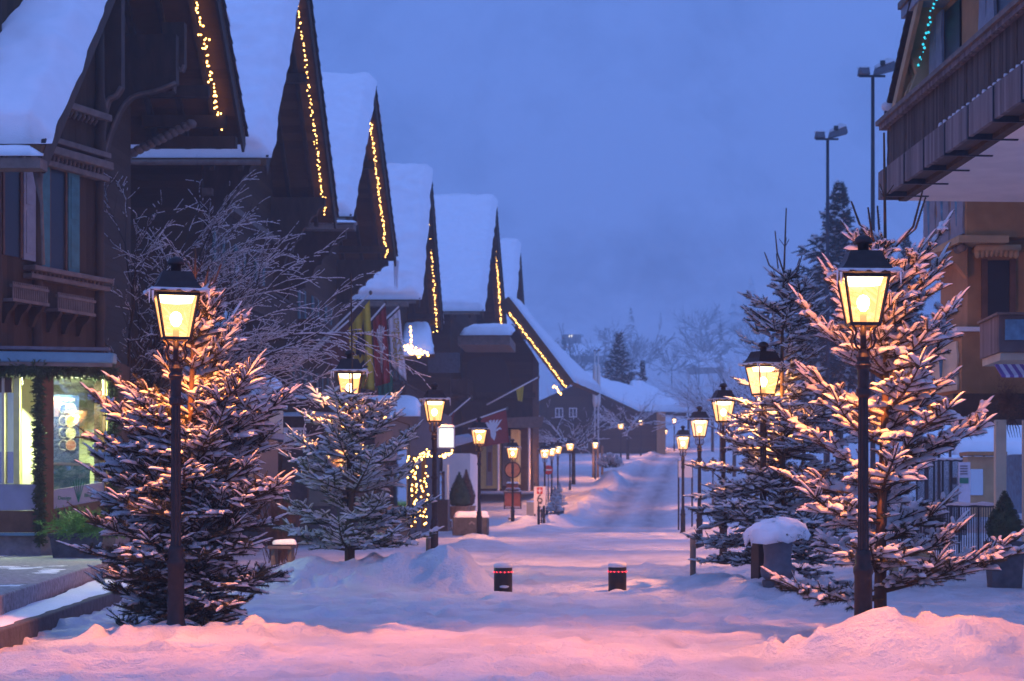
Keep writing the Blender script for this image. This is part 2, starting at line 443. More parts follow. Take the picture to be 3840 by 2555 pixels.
for _k in range(4500):
    stamp(_g.uniform(-8, 6), 16 + 28 * _g.random() ** 1.2, _g.uniform(.07, .2), _g.uniform(.07, .2), _g.normal(-.01, .034), _g.random() * 3)
for _k in range(260):                                  # clods beside heaps and banks
    mx, my, rx, ry, _h = MOUNDS[_g.integers(14)]; t = _g.random() * 6.28; q = _g.uniform(.8, 1.7)
    stamp(mx + rx * q * math.cos(t), my + ry * q * math.sin(t), .10, .10, _g.uniform(.02, .08))
nx, ny = GX.shape
I = np.arange(nx * ny).reshape(nx, ny)
Q = np.stack([I[:-1, :-1], I[1:, :-1], I[1:, 1:], I[:-1, 1:]], -1).reshape(-1, 4)
def snow_ground_mat():
    m = bpy.data.materials.new('snow_ground'); m.use_nodes = True
    nt = m.node_tree; N = nt.nodes; L = nt.links; b = N['Principled BSDF']
    b.inputs['Roughness'].default_value = .6; b.inputs['Specular IOR Level'].default_value = .25
    tc = N.new('ShaderNodeTexCoord')
    # worn carriageway: mask from the distance to the road line, broken up by noise (packed, gritted snow)
    sx = N.new('ShaderNodeSeparateXYZ'); L.new(tc.outputs['Object'], sx.inputs[0])
    def math_(op, a, bb=None, c=None, clamp=False):
        n = N.new('ShaderNodeMath'); n.operation = op; n.use_clamp = clamp
        for i, v in enumerate((a, bb, c)):
            if v is None: continue
            if isinstance(v, (int, float)): n.inputs[i].default_value = v
            else: L.new(v, n.inputs[i])
        return n.outputs[0]
    t = math_('MULTIPLY', math_('SUBTRACT', sx.outputs['Y'], 70.0), 1 / 190.0)
    t = math_('MAXIMUM', t, 0.0)
    cx = math_('ADD', .1, math_('ADD', math_('MULTIPLY', t, 1.2), math_('MULTIPLY', math_('MULTIPLY', t, t), 9.0)))
    dx = math_('ABSOLUTE', math_('SUBTRACT', sx.outputs['X'], cx))
    rut = math_('SUBTRACT', 1.0, math_('MULTIPLY', math_('ABSOLUTE', math_('SUBTRACT', dx, 1.0)), .85), clamp=True)
    fade = math_('MULTIPLY', math_('SUBTRACT', sx.outputs['Y'], 76.0), .07, clamp=True)
    mp = N.new('ShaderNodeMapping'); mp.inputs['Scale'].default_value = (1.4, .16, 1); L.new(tc.outputs['Object'], mp.inputs[0])
    nz = N.new('ShaderNodeTexNoise'); nz.inputs['Scale'].default_value = 1.5; nz.inputs['Detail'].default_value = 6; L.new(mp.outputs[0], nz.inputs[0])
    mask = math_('MULTIPLY', math_('MULTIPLY', rut, fade), math_('MULTIPLY', nz.outputs['Fac'], 1.35), clamp=True)
    n3 = N.new('ShaderNodeTexNoise'); n3.inputs['Scale'].default_value = 1.1; n3.inputs['Detail'].default_value = 7; L.new(tc.outputs['Object'], n3.inputs[0])
    r3 = N.new('ShaderNodeValToRGB'); r3.color_ramp.elements[0].position = .25; r3.color_ramp.elements[1].position = .6
    r3.color_ramp.elements[0].color = (.55, .55, .57, 1); r3.color_ramp.elements[1].color = (.72, .72, .74, 1)
    L.new(n3.outputs['Fac'], r3.inputs[0])
    mx = N.new('ShaderNodeMix'); mx.data_type = 'RGBA'
    L.new(mask, mx.inputs[0]); L.new(r3.outputs[0], mx.inputs[6]); mx.inputs[7].default_value = (.24, .24, .27, 1)
    # stands of snow laden forest seen as darker ground cover high on the far mountain
    m4 = N.new('ShaderNodeMapping'); m4.inputs['Scale'].default_value = (.011, .004, .006); L.new(tc.outputs['Object'], m4.inputs[0])
    n4 = N.new('ShaderNodeTexNoise'); n4.inputs['Scale'].default_value = 1.0; n4.inputs['Detail'].default_value = 9; n4.inputs['Roughness'].default_value = .62; L.new(m4.outputs[0], n4.inputs[0])
    far_ = math_('MULTIPLY', math_('MULTIPLY', math_('SUBTRACT', sx.outputs['Y'], 820.0), .004, clamp=True), math_('MULTIPLY', math_('SUBTRACT', n4.outputs['Fac'], .46), 4.0, clamp=True))
    m5 = N.new('ShaderNodeMix'); m5.data_type = 'RGBA'; L.new(far_, m5.inputs[0]); L.new(mx.outputs[2], m5.inputs[6]); m5.inputs[7].default_value = (.17, .20, .23, 1)
    L.new(m5.outputs[2], b.inputs['Base Color'])
    n2 = N.new('ShaderNodeTexNoise'); n2.inputs['Scale'].default_value = 13; n2.inputs['Detail'].default_value = 8; n2.inputs['Roughness'].default_value = .65
    L.new(tc.outputs['Object'], n2.inputs[0])
    bp = N.new('ShaderNodeBump'); bp.inputs['Strength'].default_value = .8; bp.inputs['Distance'].default_value = .1
    L.new(n2.outputs['Fac'], bp.inputs['Height']); L.new(bp.outputs[0], b.inputs['Normal'])
    M['snow_ground'] = m
snow_ground_mat()
g = npobj('snow_ground', np.stack([GX, GY, GZ], -1).reshape(-1, 3), [Q], 'snow_ground', smooth=True)
tag(g, 'snow covered street, square and white slope rising to the mountain', kind='structure')

# ---------------------------------------------------------------- haze
hz = MB().box(-660, 660, -60, 1840, -2, 760)
h = obj('haze', hz, M['snow'], None)
hm = bpy.data.materials.new('haze'); hm.use_nodes = True; nt = hm.node_tree
nt.nodes.remove(nt.nodes['Principled BSDF'])
pv = nt.nodes.new('ShaderNodeVolumePrincipled'); pv.inputs['Color'].default_value = (.88, .95, 1, 1); pv.inputs['Density'].default_value = HAZE
pv.inputs['Anisotropy'].default_value = 0
nt.links.new(pv.outputs[0], nt.nodes['Material Output'].inputs['Volume'])
h.data.materials.clear(); h.data.materials.append(hm)
tag(h, 'blue dusk haze hanging over the valley', kind='stuff')

# ================================================================ SPRUCES
LANTERNS = [(ax(405, 21.4), 21.4), (ax(1987, 19.6), 19.6), (ax(805, 35.2), 35.2), (ax(1757, 33.3), 33.3)]
def clear_of_lamps(a, b):
    """False for twigs that would poke through a lantern or its post"""
    ok = np.ones(len(a), bool)
    for t in (0, .25, .5, .75, 1):
        p = a + (b - a) * t
        for lx, ly in LANTERNS:
            r = np.hypot(p[:, 0] - lx, p[:, 1] - ly); ok &= r > np.where((p[:, 2] > 3.0) & (p[:, 2] < 4.25), .40, .13)
    return ok
def spruce(base, H, prof, label, seed, trunk_r=.06, whorl=.27, nb=6, mound=None, el=(0, 42), lead=.6, snowk=1.0, twk=1.0, needle='needle', hmin=.06, K=46, skip=None, extra=(), group='snowy spruces under the street lamps', thin=1.0, snow_h=1.0, up_shift=0.0, dense=.4, bend0=16, low=.6, fat=1.0):
    g = np.random.default_rng(seed); base = np.array(base, float)
    root = empty('spruce_tree', base, label, 'tree', group)
    lean = g.normal(0, .015, 2)
    def trunk(z): return base + np.array([lean[0] * z + .02 * math.sin(z * 1.3 + seed), lean[1] * z, z])
    P0 = []; P1 = []; RR = []; SN = []; BK = []      # twigs
    def seg(a, b, r, s): P0.append(a); P1.append(b); RR.append(r); SN.append(s)
    def twig(p, d, ln, r, lev, sn):
        d = d / np.linalg.norm(d); e = p + d * ln
        seg(p, e, r, sn)
        if lev > 0 and ln > .15:
            n = int(ln / .14)
            hz_ = np.cross(d, [0, 0, 1.]); nn = np.linalg.norm(hz_); hz_ = hz_ / nn if nn > .1 else np.array([1., 0, 0])
            for k in range(n):
                t = .22 + .62 * (k + g.random() * .6) / n
                sd = 1 if (k + lev) % 2 else -1
                dd = d * .72 + hz_ * sd * (.62 + .2 * g.random()) + np.array([0, 0, -.1 + .5 * g.random()])
                twig(p + d * ln * t, dd, (ln * (1 - t) * .6 + .05) * (.7 + .5 * g.random()), r * .88, lev - 1, sn * (.55 + .6 * g.random()))
    def branch(p, az_, L, e0, bend, sn):
        st = max(3, int(L / .14)); ds = L / st; e = e0; q = p.copy(); a = az_; pts = [q.copy()]
        for k in range(st):
            t = (k + 1) / st
            e = e0 + bend * t ** 1.6; a += g.normal(0, .05)
            d = np.array([math.cos(a) * math.cos(e), math.sin(a) * math.cos(e), math.sin(e)])
            nq = q + d * ds
            s = t * L
            bare = .16 * L
            if s > bare:
                seg(q, nq, .036 + .008 * g.random(), sn * (1.15 + .3 * g.random()))
                hv = np.array([-math.sin(a), math.cos(a), 0])
                for sd in (-1, 1):
                    for rep in range(2 if g.random() < dense else 1):
                        if g.random() < .08: continue
                        ln = (min(.52, .5 * (L - s) + .2) * (.65 + .6 * g.random())) * twk
                        dd = d * (.62 + .3 * g.random()) + hv * sd * (.8 + .25 * g.random()) + np.array([0, 0, -.28 + .75 * g.random()])
                        twig(q + d * ds * g.random(), dd, ln, .033 + .010 * g.random(), 1, sn * (.6 + .6 * g.random()))
                if g.random() < .25: twig(q + d * ds * .5, d * .5 + np.array([0, 0, .9]), .14 + .1 * g.random(), .026, 0, sn * .3)
            BK.append((q.copy(), nq.copy(), .011 + .016 * (1 - t) * min(L, 1.2), .010 + .016 * (1 - t - 1 / st) * min(L, 1.2)))
            q = nq
        ln = .2 + .12 * g.random()
        twig(q, d + np.array([0, 0, .12]), ln, .030, 0, sn * .8)
        hv = np.array([-math.sin(a), math.cos(a), 0])
        for sd in (-1, 1): twig(q - d * .03, d * .7 + hv * sd * .75 + np.array([0, 0, .15]), ln * .8, .028, 0, sn)
    z = H * hmin + .05; wi = 0
    while z < H - lead:
        f = z / H; R = prof(f)
        n = nb if f < .75 else max(4, nb - 1)
        a0 = wi * 1.1 + g.random()
        for k in range(n):
            a = a0 + 2 * PI * k / n + g.normal(0, .22)
            if g.random() > thin: continue
            if skip and skip(f, a, g): continue
            L = max(.16, R * (.80 + .32 * g.random()) - .17)
            e0 = math.radians(el[0] + (el[1] - el[0]) * f ** 1.3 + g.normal(0, 6))
            branch(trunk(z + g.normal(0, .05)), a, L, e0, math.radians(bend0 + 24 * g.random() + up_shift), snowk)
        if f < .8:
            for k in range(2):
                a = g.random() * 2 * PI
                if skip and skip(f, a, g): continue
                branch(trunk(z + whorl * .5), a, R * (.35 + .3 * g.random()), math.radians(15 + 20 * g.random()), .3, snowk * .7)
        z += whorl * (.85 + .3 * g.random()); wi += 1
    for (f, a, L, e) in extra: branch(trunk(f * H), a, L, math.radians(e), .3, snowk * 1.15)
    # leader: bare shoot with a crown of upright side shoots
    tz = H - lead
    LB = [(trunk(tz), trunk(H), .020, .011)]
    for k in range(5):
        a = k * 1.26 + seed; ln = min(.95, lead) * (.45 + .3 * g.random())
        p = trunk(tz + lead * .04 * k); m_ = p + np.array([math.cos(a) * ln * .55, math.sin(a) * ln * .55, ln * .42]); e = m_ + np.array([math.cos(a) * ln * .18, math.sin(a) * ln * .18, ln * .5])
        LB += [(p, m_, .015, .013), (m_, e, .013, .009)]
        seg(p, m_, .028, snowk * .9); seg(m_, e, .022, .5)
    if lead > 1.4:
        for k in range(5):
            a = k * 1.3 + seed + .5; p = trunk(tz + lead * (.22 + .12 * (k % 3))); e = p + np.array([math.cos(a) * .34, math.sin(a) * .34, .16 + .1 * g.random()]); LB.append((p, e, .011, .008)); seg(p, e, .028, snowk)
    for k in range(3):
        a = k * 2.1 + seed * 2.0; p = trunk(tz + lead * .5); e = p + np.array([math.cos(a) * .1, math.sin(a) * .1, .14])
        LB.append((p, e, .007, .004)); seg(p, e, .014, .2)
    seg(trunk(tz), trunk(H), .02, .05)
    P0 = np.array(P0); P1 = np.array(P1); RR = np.array(RR) * fat; SN = np.array(SN)
    keep = (P1[:, 2] > base[2] - .02) & clear_of_lamps(P0, P1); P0, P1, RR, SN = P0[keep], P1[keep], RR[keep], SN[keep]
    # trunk
    tb = MB(); pts = [trunk(-.25)] + [trunk(tz * k / 8) for k in range(9)]
    tb.tube(pts, [trunk_r * 1.25] + [trunk_r * (1.1 - .8 * k / 8) for k in range(9)], 9)
    allb = BK + LB; okb = clear_of_lamps(np.array([b[0] for b in allb]), np.array([b[1] for b in allb])); okb[len(BK)] = True; allb = [b for b, k_ in zip(allb, okb) if k_]
    bv, bq = frusta(np.array([b[0] for b in allb]), np.array([b[1] for b in allb]), np.array([b[2] for b in allb]), np.array([b[3] for b in allb]), 5)
    tv, tq = np.array(tb.v), None
    off = len(bv)
    V = np.concatenate([bv, tv]); quads = [f for f in tb.n if len(f) == 4]
    npobj('trunk', V, [bq, np.array(quads) + off], 'bark', root, True)
    # needles
    cv, cq = frusta(P0, P1, RR * .32, RR * .12, 4)
    nv, nt_ = needles(P0, P1, RR * 1.2, K, .0027, seed)
    npobj('crown', np.concatenate([cv, nv]), [cq, nt_ + len(cv)], needle, root)
    # snow
    fz_ = np.clip((P0[:, 2] - base[2]) / H, 0, 1); SN = SN * np.clip(low + (1.1 - low) * fz_ / .6, 0, 1.15)
    w = RR * (.50 + .42 * np.clip(SN, 0, 1.4))
    pr = g.random(len(P0)); shade = np.clip(SN, 0, 1.2)
    steep = np.abs((P1 - P0)[:, 2]) / np.linalg.norm(P1 - P0, axis=1)
    ok = (pr < shade * 1.05) & (steep < .93)
    sv, sq = snowcaps(P0[ok], P1[ok], (w * (1.15 - .75 * steep))[ok], snow_h, seed, 7, .42)
    npobj('snow', sv, [sq], 'snow_twig', root, True)
    return root

def prof_cone(f): return 1.0 - f
def ip(xs, ys): return lambda f: float(np.interp(f, xs, ys))
spruce((-4.90, 22.5, -.03), 4.35, ip([0, .1, .3, .55, .62, .7, .83, 1], [1.0, 1.2, 1.2, 1.14, .66, .55, .45, .1]), 'dense wide spruce behind the lamp by the shop steps, its crown reaching the lantern', 3,
       whorl=.21, nb=7, lead=.62, el=(-12, 46), K=74, snowk=.95, dense=.75, bend0=12, low=.25, hmin=.0, skip=lambda f, a, g: (f > .57 and g.random() < .45) or (f > .38 and math.sin(a) < -.4 and g.random() < .7), extra=((.50, 6.2, 1.2, 16), (.47, .15, 1.15, 22), (.48, 3.3, 1.2, 22), (.70, .4, .75, 32), (.72, .9, .7, 30), (.3, 5.9, 1.3, 10), (.28, 6.2, 1.25, 14)))
spruce((ax(808, 34.88), 34.88, .28), az(628, 34.88) - .28, ip([0, .13, .34, .48, .60, .66, .74, 1], [1.22, 1.5, 1.33, 1.1, .88, .66, .24, .08]), 'slim open spruce with layered snowy branches in front of the partly hidden lantern', 11,
       whorl=.38, nb=5, lead=2.25, el=(2, 30), K=60, needle='needle_green', snowk=1.2, dense=.25, extra=((.06, .0, 1.5, 4), (.12, 6.1, 1.3, 12), (.1, 3.3, 1.3, 0), (.3, 3.1, 1.3, 30), (.45, .2, 1.0, 32)))
spruce((ax(2030, 20.95), 20.95, .16), az(305, 20.95) - .16, ip([0, .07, .2, .31, .47, .6, .69, .76, 1], [1.15, 1.25, 1.3, 1.15, 1.05, .85, .62, .3, .1]), 'tallest spruce, on the big snow heap behind the lamp nearest the wooden balcony', 23,
       whorl=.36, nb=5, lead=1.38, el=(0, 36), K=66, snowk=1.25, trunk_r=.065, dense=.15, fat=1.12,
       skip=lambda f, a, g: g.random() < (.38 if f < .34 else .2 if f < .45 else .36 if math.sin(a) < 0 else .2), extra=((.08, .1, 1.45, 6), (.07, 6.2, 1.45, 14), (.3, .1, 1.3, 26), (.3, 3.3, 1.2, 24), (.52, .2, 1.05, 32), (.5, 3.0, 1.15, 34), (.62, .35, .9, 36), (.6, 2.9, .85, 36), (.68, .2, .85, 38)))
spruce((ax(1795, 33.5), 33.5, .08), az(480, 33.5) - .08, ip([0, .1, .22, .32, .45, .57, .72, .78, 1], [1.4, 1.75, 1.8, 1.55, 1.08, .76, .8, .32, .08]), 'tall spruce with a long thin leader behind the snow capped urn', 37,
       whorl=.30, nb=6, lead=1.3, el=(-12, 30), K=62, snowk=.9, dense=.4, bend0=6, low=.7)
# ================================================================ STREET LAMPS
def ring_sq(h, z): return [(-h, -h, z), (h, -h, z), (h, h, z), (-h, h, z)]
def make_lamp():
    root = empty('street_lamp', (0, 0, 0), 'x', 'street lamp')
    b = MB().lathe((0, 0, 0), [(.15, -.35), (.15, .05), (.135, .1), (.11, .14), (.092, .2), (.088, .75), (.10, .78), (.10, .83), (.075, .86), (.085, .93), (.07, 1.0)], 20)
    obj('base', b, 'iron', root, True)
    p = MB().lathe((0, 0, 0), [(.058, 1.0), (.056, 1.05), (.05, 2.5)], 20, flute=.16)
    p.lathe((0, 0, 0), [(.05, 2.5), (.075, 2.53), (.075, 2.58), (.055, 2.6), (.06, 2.78), (.085, 2.82), (.06, 2.86), (.075, 2.9), (.055, 2.94), (.05, 2.98)], 16)
    obj('post', p, 'iron', root)
    a = MB()
    for k in range(4):
        c, s_ = math.cos(PI / 4 + k * PI / 2), math.sin(PI / 4 + k * PI / 2)
        pr = [(.04, 2.96), (.12, 3.0), (.15, 3.07), (.12, 3.13), (.135, 3.18), (.2, 3.22)]
        a.tube([(c * r, s_ * r, z) for r, z in pr], .012, 6)
    a.lathe((0, 0, 0), [(.03, 2.98), (.03, 3.22)], 10)
    obj('bracket', a, 'iron', root, True)
    hb, ht, z0, z1 = .138, .216, 3.22, 3.685
    f = MB()
    lo, hi = ring_sq(hb, z0), ring_sq(ht, z1)
    for i in range(4):
        f.beam(lo[i], hi[i], .022, .022)
        f.beam(lo[i], lo[(i + 1) % 4], .026, .03)
        f.beam(hi[i], hi[(i + 1) % 4], .028, .03)
    fr = obj('lantern_frame', f, 'iron', root)
    for i in range(4):
        j = (i + 1) % 4; q = [np.array(v) * np.array([.97, .97, 1]) for v in (lo[i], lo[j], hi[j], hi[i])]
        n = np.cross(q[1] - q[0], q[3] - q[0]); n /= np.linalg.norm(n)
        obj('pane', MB().prism(q, n * .003), 'pane_glow', fr)
    hd = MB().lathe((0, 0, 0), [(.02, 3.702), (.275, 3.700), (.30, 3.715), (.28, 3.735), (.235, 3.770), (.195, 3.830), (.168, 3.900), (.152, 3.935), (.1, 3.940)], rz=0, square=True)
    hd2 = obj('hood', hd, 'iron', root)
    obj('finial', MB().lathe((0, 0, 0), [(.055, 3.935), (.055, 4.010), (.09, 4.015), (.092, 4.040), (.075, 4.075), (.045, 4.095), (.01, 4.105)], 14), 'iron', hd2, True)
    obj('reflector', MB().lathe((0, 0, 0), [(.20, 3.690), (.185, 3.65), (.17, 3.61), (.08, 3.600), (.02, 3.605)], 16), 'reflector_glow', root, True)
    obj('bulb_holder', MB().lathe((0, 0, 0), [(.034, 3.225), (.034, 3.345), (.026, 3.35)], 12), 'barrel', root, True)
    obj('bulb', MB().lathe((0, 0, 0), [(.02, 3.35), (.05, 3.385), (.064, 3.43), (.058, 3.475), (.03, 3.505), (.005, 3.512)], 14), 'bulb_glow', root, True)
    sn = MB()
    gg = np.random.default_rng(5)
    for i in range(4):
        c, s_ = [(1, 0), (0, 1), (-1, 0), (0, -1)][i]
        px, py = -s_, c
        for k in range(4):
            t = -.24 + .16 * k
            if gg.random() < .2: continue
            sn.blob((c * .28 + px * t, s_ * .28 + py * t, 3.725), .035 if c else .08, .08 if c else .035, .014 + .01 * gg.random(), 8, 4, .2, i * 7 + k)
    for cx, cy in ((1, -1), (1, 1), (-1, 1)): sn.blob((cx * .275, cy * .275, 3.735), .05, .05, .028, 9, 5, .2, 3)
    sn.tube([(x * .285, y * .285, 3.735) for x, y in ((-1, -1), (1, -1), (1, 1), (-1, 1), (-1, -1))], .011, 6)
    obj('snow', sn, 'snow_twig', root, True)
    for k in range(3):
        i = int(gg.integers(4)); t = gg.uniform(-.28, .28); c, s_ = [(1, 0), (0, 1), (-1, 0), (0, -1)][i]
        ic = MB().tube([(c * .31 - s_ * t, s_ * .31 + c * t, 3.705), (c * .31 - s_ * t, s_ * .31 + c * t, 3.705 - .06 - .09 * gg.random())], [.009, .002], 5)
        obj('icicle', ic, 'snow_twig', root)
    for cx, cy in ((-1, -1), (1, -1)): obj('icicle', MB().tube([(cx * .31, cy * .31, 3.710), (cx * .312, cy * .312, 3.57)], [.011, .003], 5), 'snow_twig', root)
    l = bpy.data.lights.new('lamp_light', 'POINT'); l.energy = LAMP_W; l.color = LC; l.shadow_soft_size = .06
    l.use_nodes = True; nt = l.node_tree
    em = [n for n in nt.nodes if n.type == 'EMISSION'][0]
    fo = nt.nodes.new('ShaderNodeLightFalloff'); fo.inputs['Strength'].default_value = 1.0; fo.inputs['Smooth'].default_value = SMOOTH
    # photometric spread of a lantern with a white reflector in its hood: strong downwards, weak sideways
    tcl = nt.nodes.new('ShaderNodeTexCoord'); sxl = nt.nodes.new('ShaderNodeSeparateXYZ'); nt.links.new(tcl.outputs['Normal'], sxl.inputs[0])
    mr = nt.nodes.new('ShaderNodeMapRange'); mr.inputs['From Min'].default_value = -.9; mr.inputs['From Max'].default_value = -.30; mr.inputs['To Min'].default_value = 1.0; mr.inputs['To Max'].default_value = .17
    mr.interpolation_type = 'SMOOTHSTEP'
    nt.links.new(sxl.outputs['Z'], mr.inputs['Value']); ml = nt.nodes.new('ShaderNodeMath'); ml.operation = 'MULTIPLY'
    nt.links.new(mr.outputs[0], ml.inputs[0]); nt.links.new(fo.outputs['Quadratic'], ml.inputs[1])
    nt.links.new(ml.outputs[0], em.inputs['Strength'])
    lo_ = bpy.data.objects.new('lamp_light', l); C.objects.link(lo_); lo_.location = (0, 0, 3.52); lo_.parent = root
    return root
lamp0 = make_lamp()
LAMPS = [  # x, y, rotation, label
    (ax(405, 21.4), 21.4, .33, 'lit black lantern lamp by the shop steps, in front of the dense spruce'),
    (ax(1987, 19.6), 19.6, .06, 'lit black lantern lamp standing in the big snow heap in front of the tallest spruce'),
    (ax(805, 35.2), 35.2, .1, 'lit lantern lamp half hidden behind the top of the slim open spruce'),
    (ax(1757, 33.3), 33.3, .5, 'lit lantern lamp buried in the branches of the spruce behind the urn'),
    (ax(1000, 45.6), 45.6, .25, 'lit lantern lamp whose post carries the glowing white sign'),
    (ax(1665, 45.7), 45.7, .2, 'lit lantern lamp rising over the left edge of the spruce behind the urn'),
    (ax(1103, 66), 66, .3, 'lit lantern lamp beside the stone trough, with snow around its bare foot'),
    (ax(1610, 57.5), 57.5, .2, 'lit lantern lamp between the road side board and the spruce branches'),
    (ax(1572, 74), 74, .15, 'lit lantern lamp in front of the orange lit road side board'),
    (ax(1180, 91), 91, .35, 'lit lantern lamp in front of the round sign board and red notice boxes'),
    (ax(1254, 112), 112, .3, 'lit lantern lamp nearest the white cross sign, first of the close trio'),
    (ax(1270, 122), 122, .2, 'lit lantern lamp in the middle of the close trio beyond the white cross sign'),
    (ax(1284, 131), 131, .4, 'lit lantern lamp farthest back in the close trio beyond the white cross sign'),
    (ax(1312, 142), 142, .6, 'lit lantern lamp standing alone between the close trio and the flagpoles'),
    (ax(1370, 157), 157, .2, 'lit lantern lamp directly in front of the white flagpoles'),
    (ax(1429, 181), 181, .5, 'lit lantern lamp before the long roofed house, left of the bare tree crown'),
    (ax(1475, 196), 196, .1, 'lit lantern lamp inside the right bare tree before the long roofed house'),
    (ax(1531, 222), 222, .4, 'small lit lantern lamp at the right corner of the long roofed house, lower of two'),
    (ax(1552, 214), 214, .2, 'small lit lantern lamp under the right eave of the long roofed house, higher of two'),
    (ax(1723, 88), 88, .2, 'lit lantern lamp seen through the left branches of the spruce behind the urn'),
    (ax(1641, 118), 118, .2, 'tiny lit lamp on the far pavement between the road side board and the spruce'),
    (ax(1916, 84), 84, .2, 'tiny lit lamp seen through the needles left of the nearest right post'),
]
for i, (x, y, rz, lab) in enumerate(LAMPS):
    o = lamp0 if i == 0 else copy_tree(lamp0)
    z = g1(x, y)
    if y < 80: z = 0
    o.location = (x, y, min(z, g1(x, y) + .05)); o.rotation_euler.z = rz
    if i >= 2:
        lt = [ch for ch in o.children if ch.type == 'LIGHT'][0]; lt.data = lt.data.copy(); lt.data.energy = LAMP_W * (1.2 if i < 4 else .6); lt.data.color = (1.0, .36, .10)
    if i >= 20: o.scale = (.8, .8, .72)
    if i in (9, 10, 11, 12, 13, 14, 15, 16, 17, 18):   # keep the lantern at the height the photograph shows
        want = {9: 1055, 10: 1055, 11: 1050, 12: 1045, 13: 1037, 14: 1033, 15: 988, 16: 979, 17: 1000, 18: 975}[i]
        o.location.z = az(want, y) - 3.22
    tag(o, lab, 'street lamp', 'lantern lamps lining the street')
# ================================================================ ROOF SNOW
def slab_snow(corners, th, nu, nv, seed, edge=.35, rough=.05, over=.0):
    """thick snow lying on a quad (eave-a, eave-b, ridge-b, ridge-a); rounded edges, gentle waves"""
    a, b, c, d = [np.array(p, float) for p in corners]
    n = np.cross(b - a, d - a); n /= np.linalg.norm(n)
    if n[2] < 0: n = -n
    u = np.linspace(0, 1, nu); v = np.linspace(0, 1, nv)
    U, W = np.meshgrid(u, v, indexing='ij')
    P = (a * ((1 - U) * (1 - W))[..., None] + b * (U * (1 - W))[..., None] + c * (U * W)[..., None] + d * ((1 - U) * W)[..., None])
    lu = np.linalg.norm(b - a); lv = np.linalg.norm(d - a)
    du = np.minimum(U, 1 - U) * lu; dv = np.where(W < .5, W, 99) * lv
    e = np.minimum(du, dv); t = np.clip(e / edge, 0, 1); prof_ = np.sqrt(np.clip(1 - (1 - t) ** 2, 0, 1))
    H = th * prof_ * (1 + .5 * fbm(U * lu * .35 + seed, W * lv * .35, 3)) + rough * prof_ * fbm(U * lu * 2 + seed, W * lv * 2, 3)
    jit = .10 * fbm(U * lu * 1.3 + seed * 3, W * lv * 1.3 + 7, 2)
    out = np.where(du < .05, 1.0, 0)[..., None] * (b - a) / lu * np.where(U > .5, 1, -1)[..., None] * (over + jit[..., None])
    T = P + n * (H + .015)[..., None] + out; Bm = P + n * .005
    I = np.arange(nu * nv).reshape(nu, nv); Q = np.stack([I[:-1, :-1], I[1:, :-1], I[1:, 1:], I[:-1, 1:]], -1).reshape(-1, 4)
    k = nu * nv; sk = []
    for line in (I[:, 0], I[:, -1], I[0, :], I[-1, :]):
        sk.append(np.stack([line[:-1], line[1:], line[1:] + k, line[:-1] + k], 1))
    return np.concatenate([T.reshape(-1, 3), Bm.reshape(-1, 3)]), [np.concatenate([Q] + sk)]
def scallop(x0, z0, w, depth, n, amp):
    pass
WIN = 0
def window_wall(root, x, yc, zc, w, h, shut='shutter', sill=True, box=False, deep=.05, sh_w=.42):
    """window in a wall that faces the street (+x): frame, pane, two shutters, sill"""
    f = MB(); t = .07
    for y0, y1, z0, z1 in ((yc - w / 2, yc + w / 2, zc - h / 2 - t, zc - h / 2), (yc - w / 2, yc + w / 2, zc + h / 2, zc + h / 2 + t), (yc - w / 2 - t, yc - w / 2, zc - h / 2 - t, zc + h / 2 + t), (yc + w / 2, yc + w / 2 + t, zc - h / 2 - t, zc + h / 2 + t), (yc - .025, yc + .025, zc - h / 2, zc + h / 2), (yc - w / 2, yc - .025, zc + h * .15, zc + h * .15 + .04), (yc + .025, yc + w / 2, zc + h * .15, zc + h * .15 + .04)):
        f.box(x, x + deep, y0, y1, z0, z1)
    wn = obj('window', f, 'timber_grey', root)
    obj('pane', MB().box(x + .004, x + .014, yc - w / 2 + .001, yc + w / 2 - .001, zc - h / 2 + .001, zc + h / 2 - .001), 'dark_opening', wn)
    for s in (-1, 1):
        y0 = yc + s * (w / 2 + t + .01); y1 = y0 + s * sh_w
        b = MB().box(x + .012, x + .05, min(y0, y1), max(y0, y1), zc - h / 2 - .03, zc + h / 2 + .03)
        for z0, z1 in ((-.44, -.04), (.04, .44)): b.box(x + .05, x + .062, min(y0, y1) + .07, max(y0, y1) - .07, zc + z0 * h, zc + z1 * h)
        obj('shutter', b, shut, wn)
    if sill:
        obj('sill', MB().box(x + .001, x + .2, yc - w / 2 - .2, yc + w / 2 + .2, zc - h / 2 - t - .07, zc - h / 2 - t - .002).box(x + .001, x + .14, yc - w / 2 - .15, yc + w / 2 + .15, zc - h / 2 - t - .15, zc - h / 2 - t - .072), 'timber_grey', wn)
    return wn
def rail_x(root, x0, x1, y0, y1, z, h=.95, m='timber', slat=True):
    """balcony hung on a street wall: floor, posts, rails, boards"""
    b = MB().box(x0, x1, y0, y1, z - .14, z)
    fl = obj('balcony', b, m, root)
    r = MB().box(x1 - .06, x1 + .04, y0 - .04, y1 + .04, z + h, z + h + .09)
    r.box(x1 - .04, x1, y0, y1, z + .1, z + .17)
    for y in np.arange(y0 + .1, y1 - .05, .22): r.box(x1 - .035, x1 - .01, y, y + .15, z + .17, z + h)
    r.box(x0 + .002, x1 - .06, y0, y0 + .05, z + .1, z + h); 
    obj('railing', r, m, fl)
    return fl
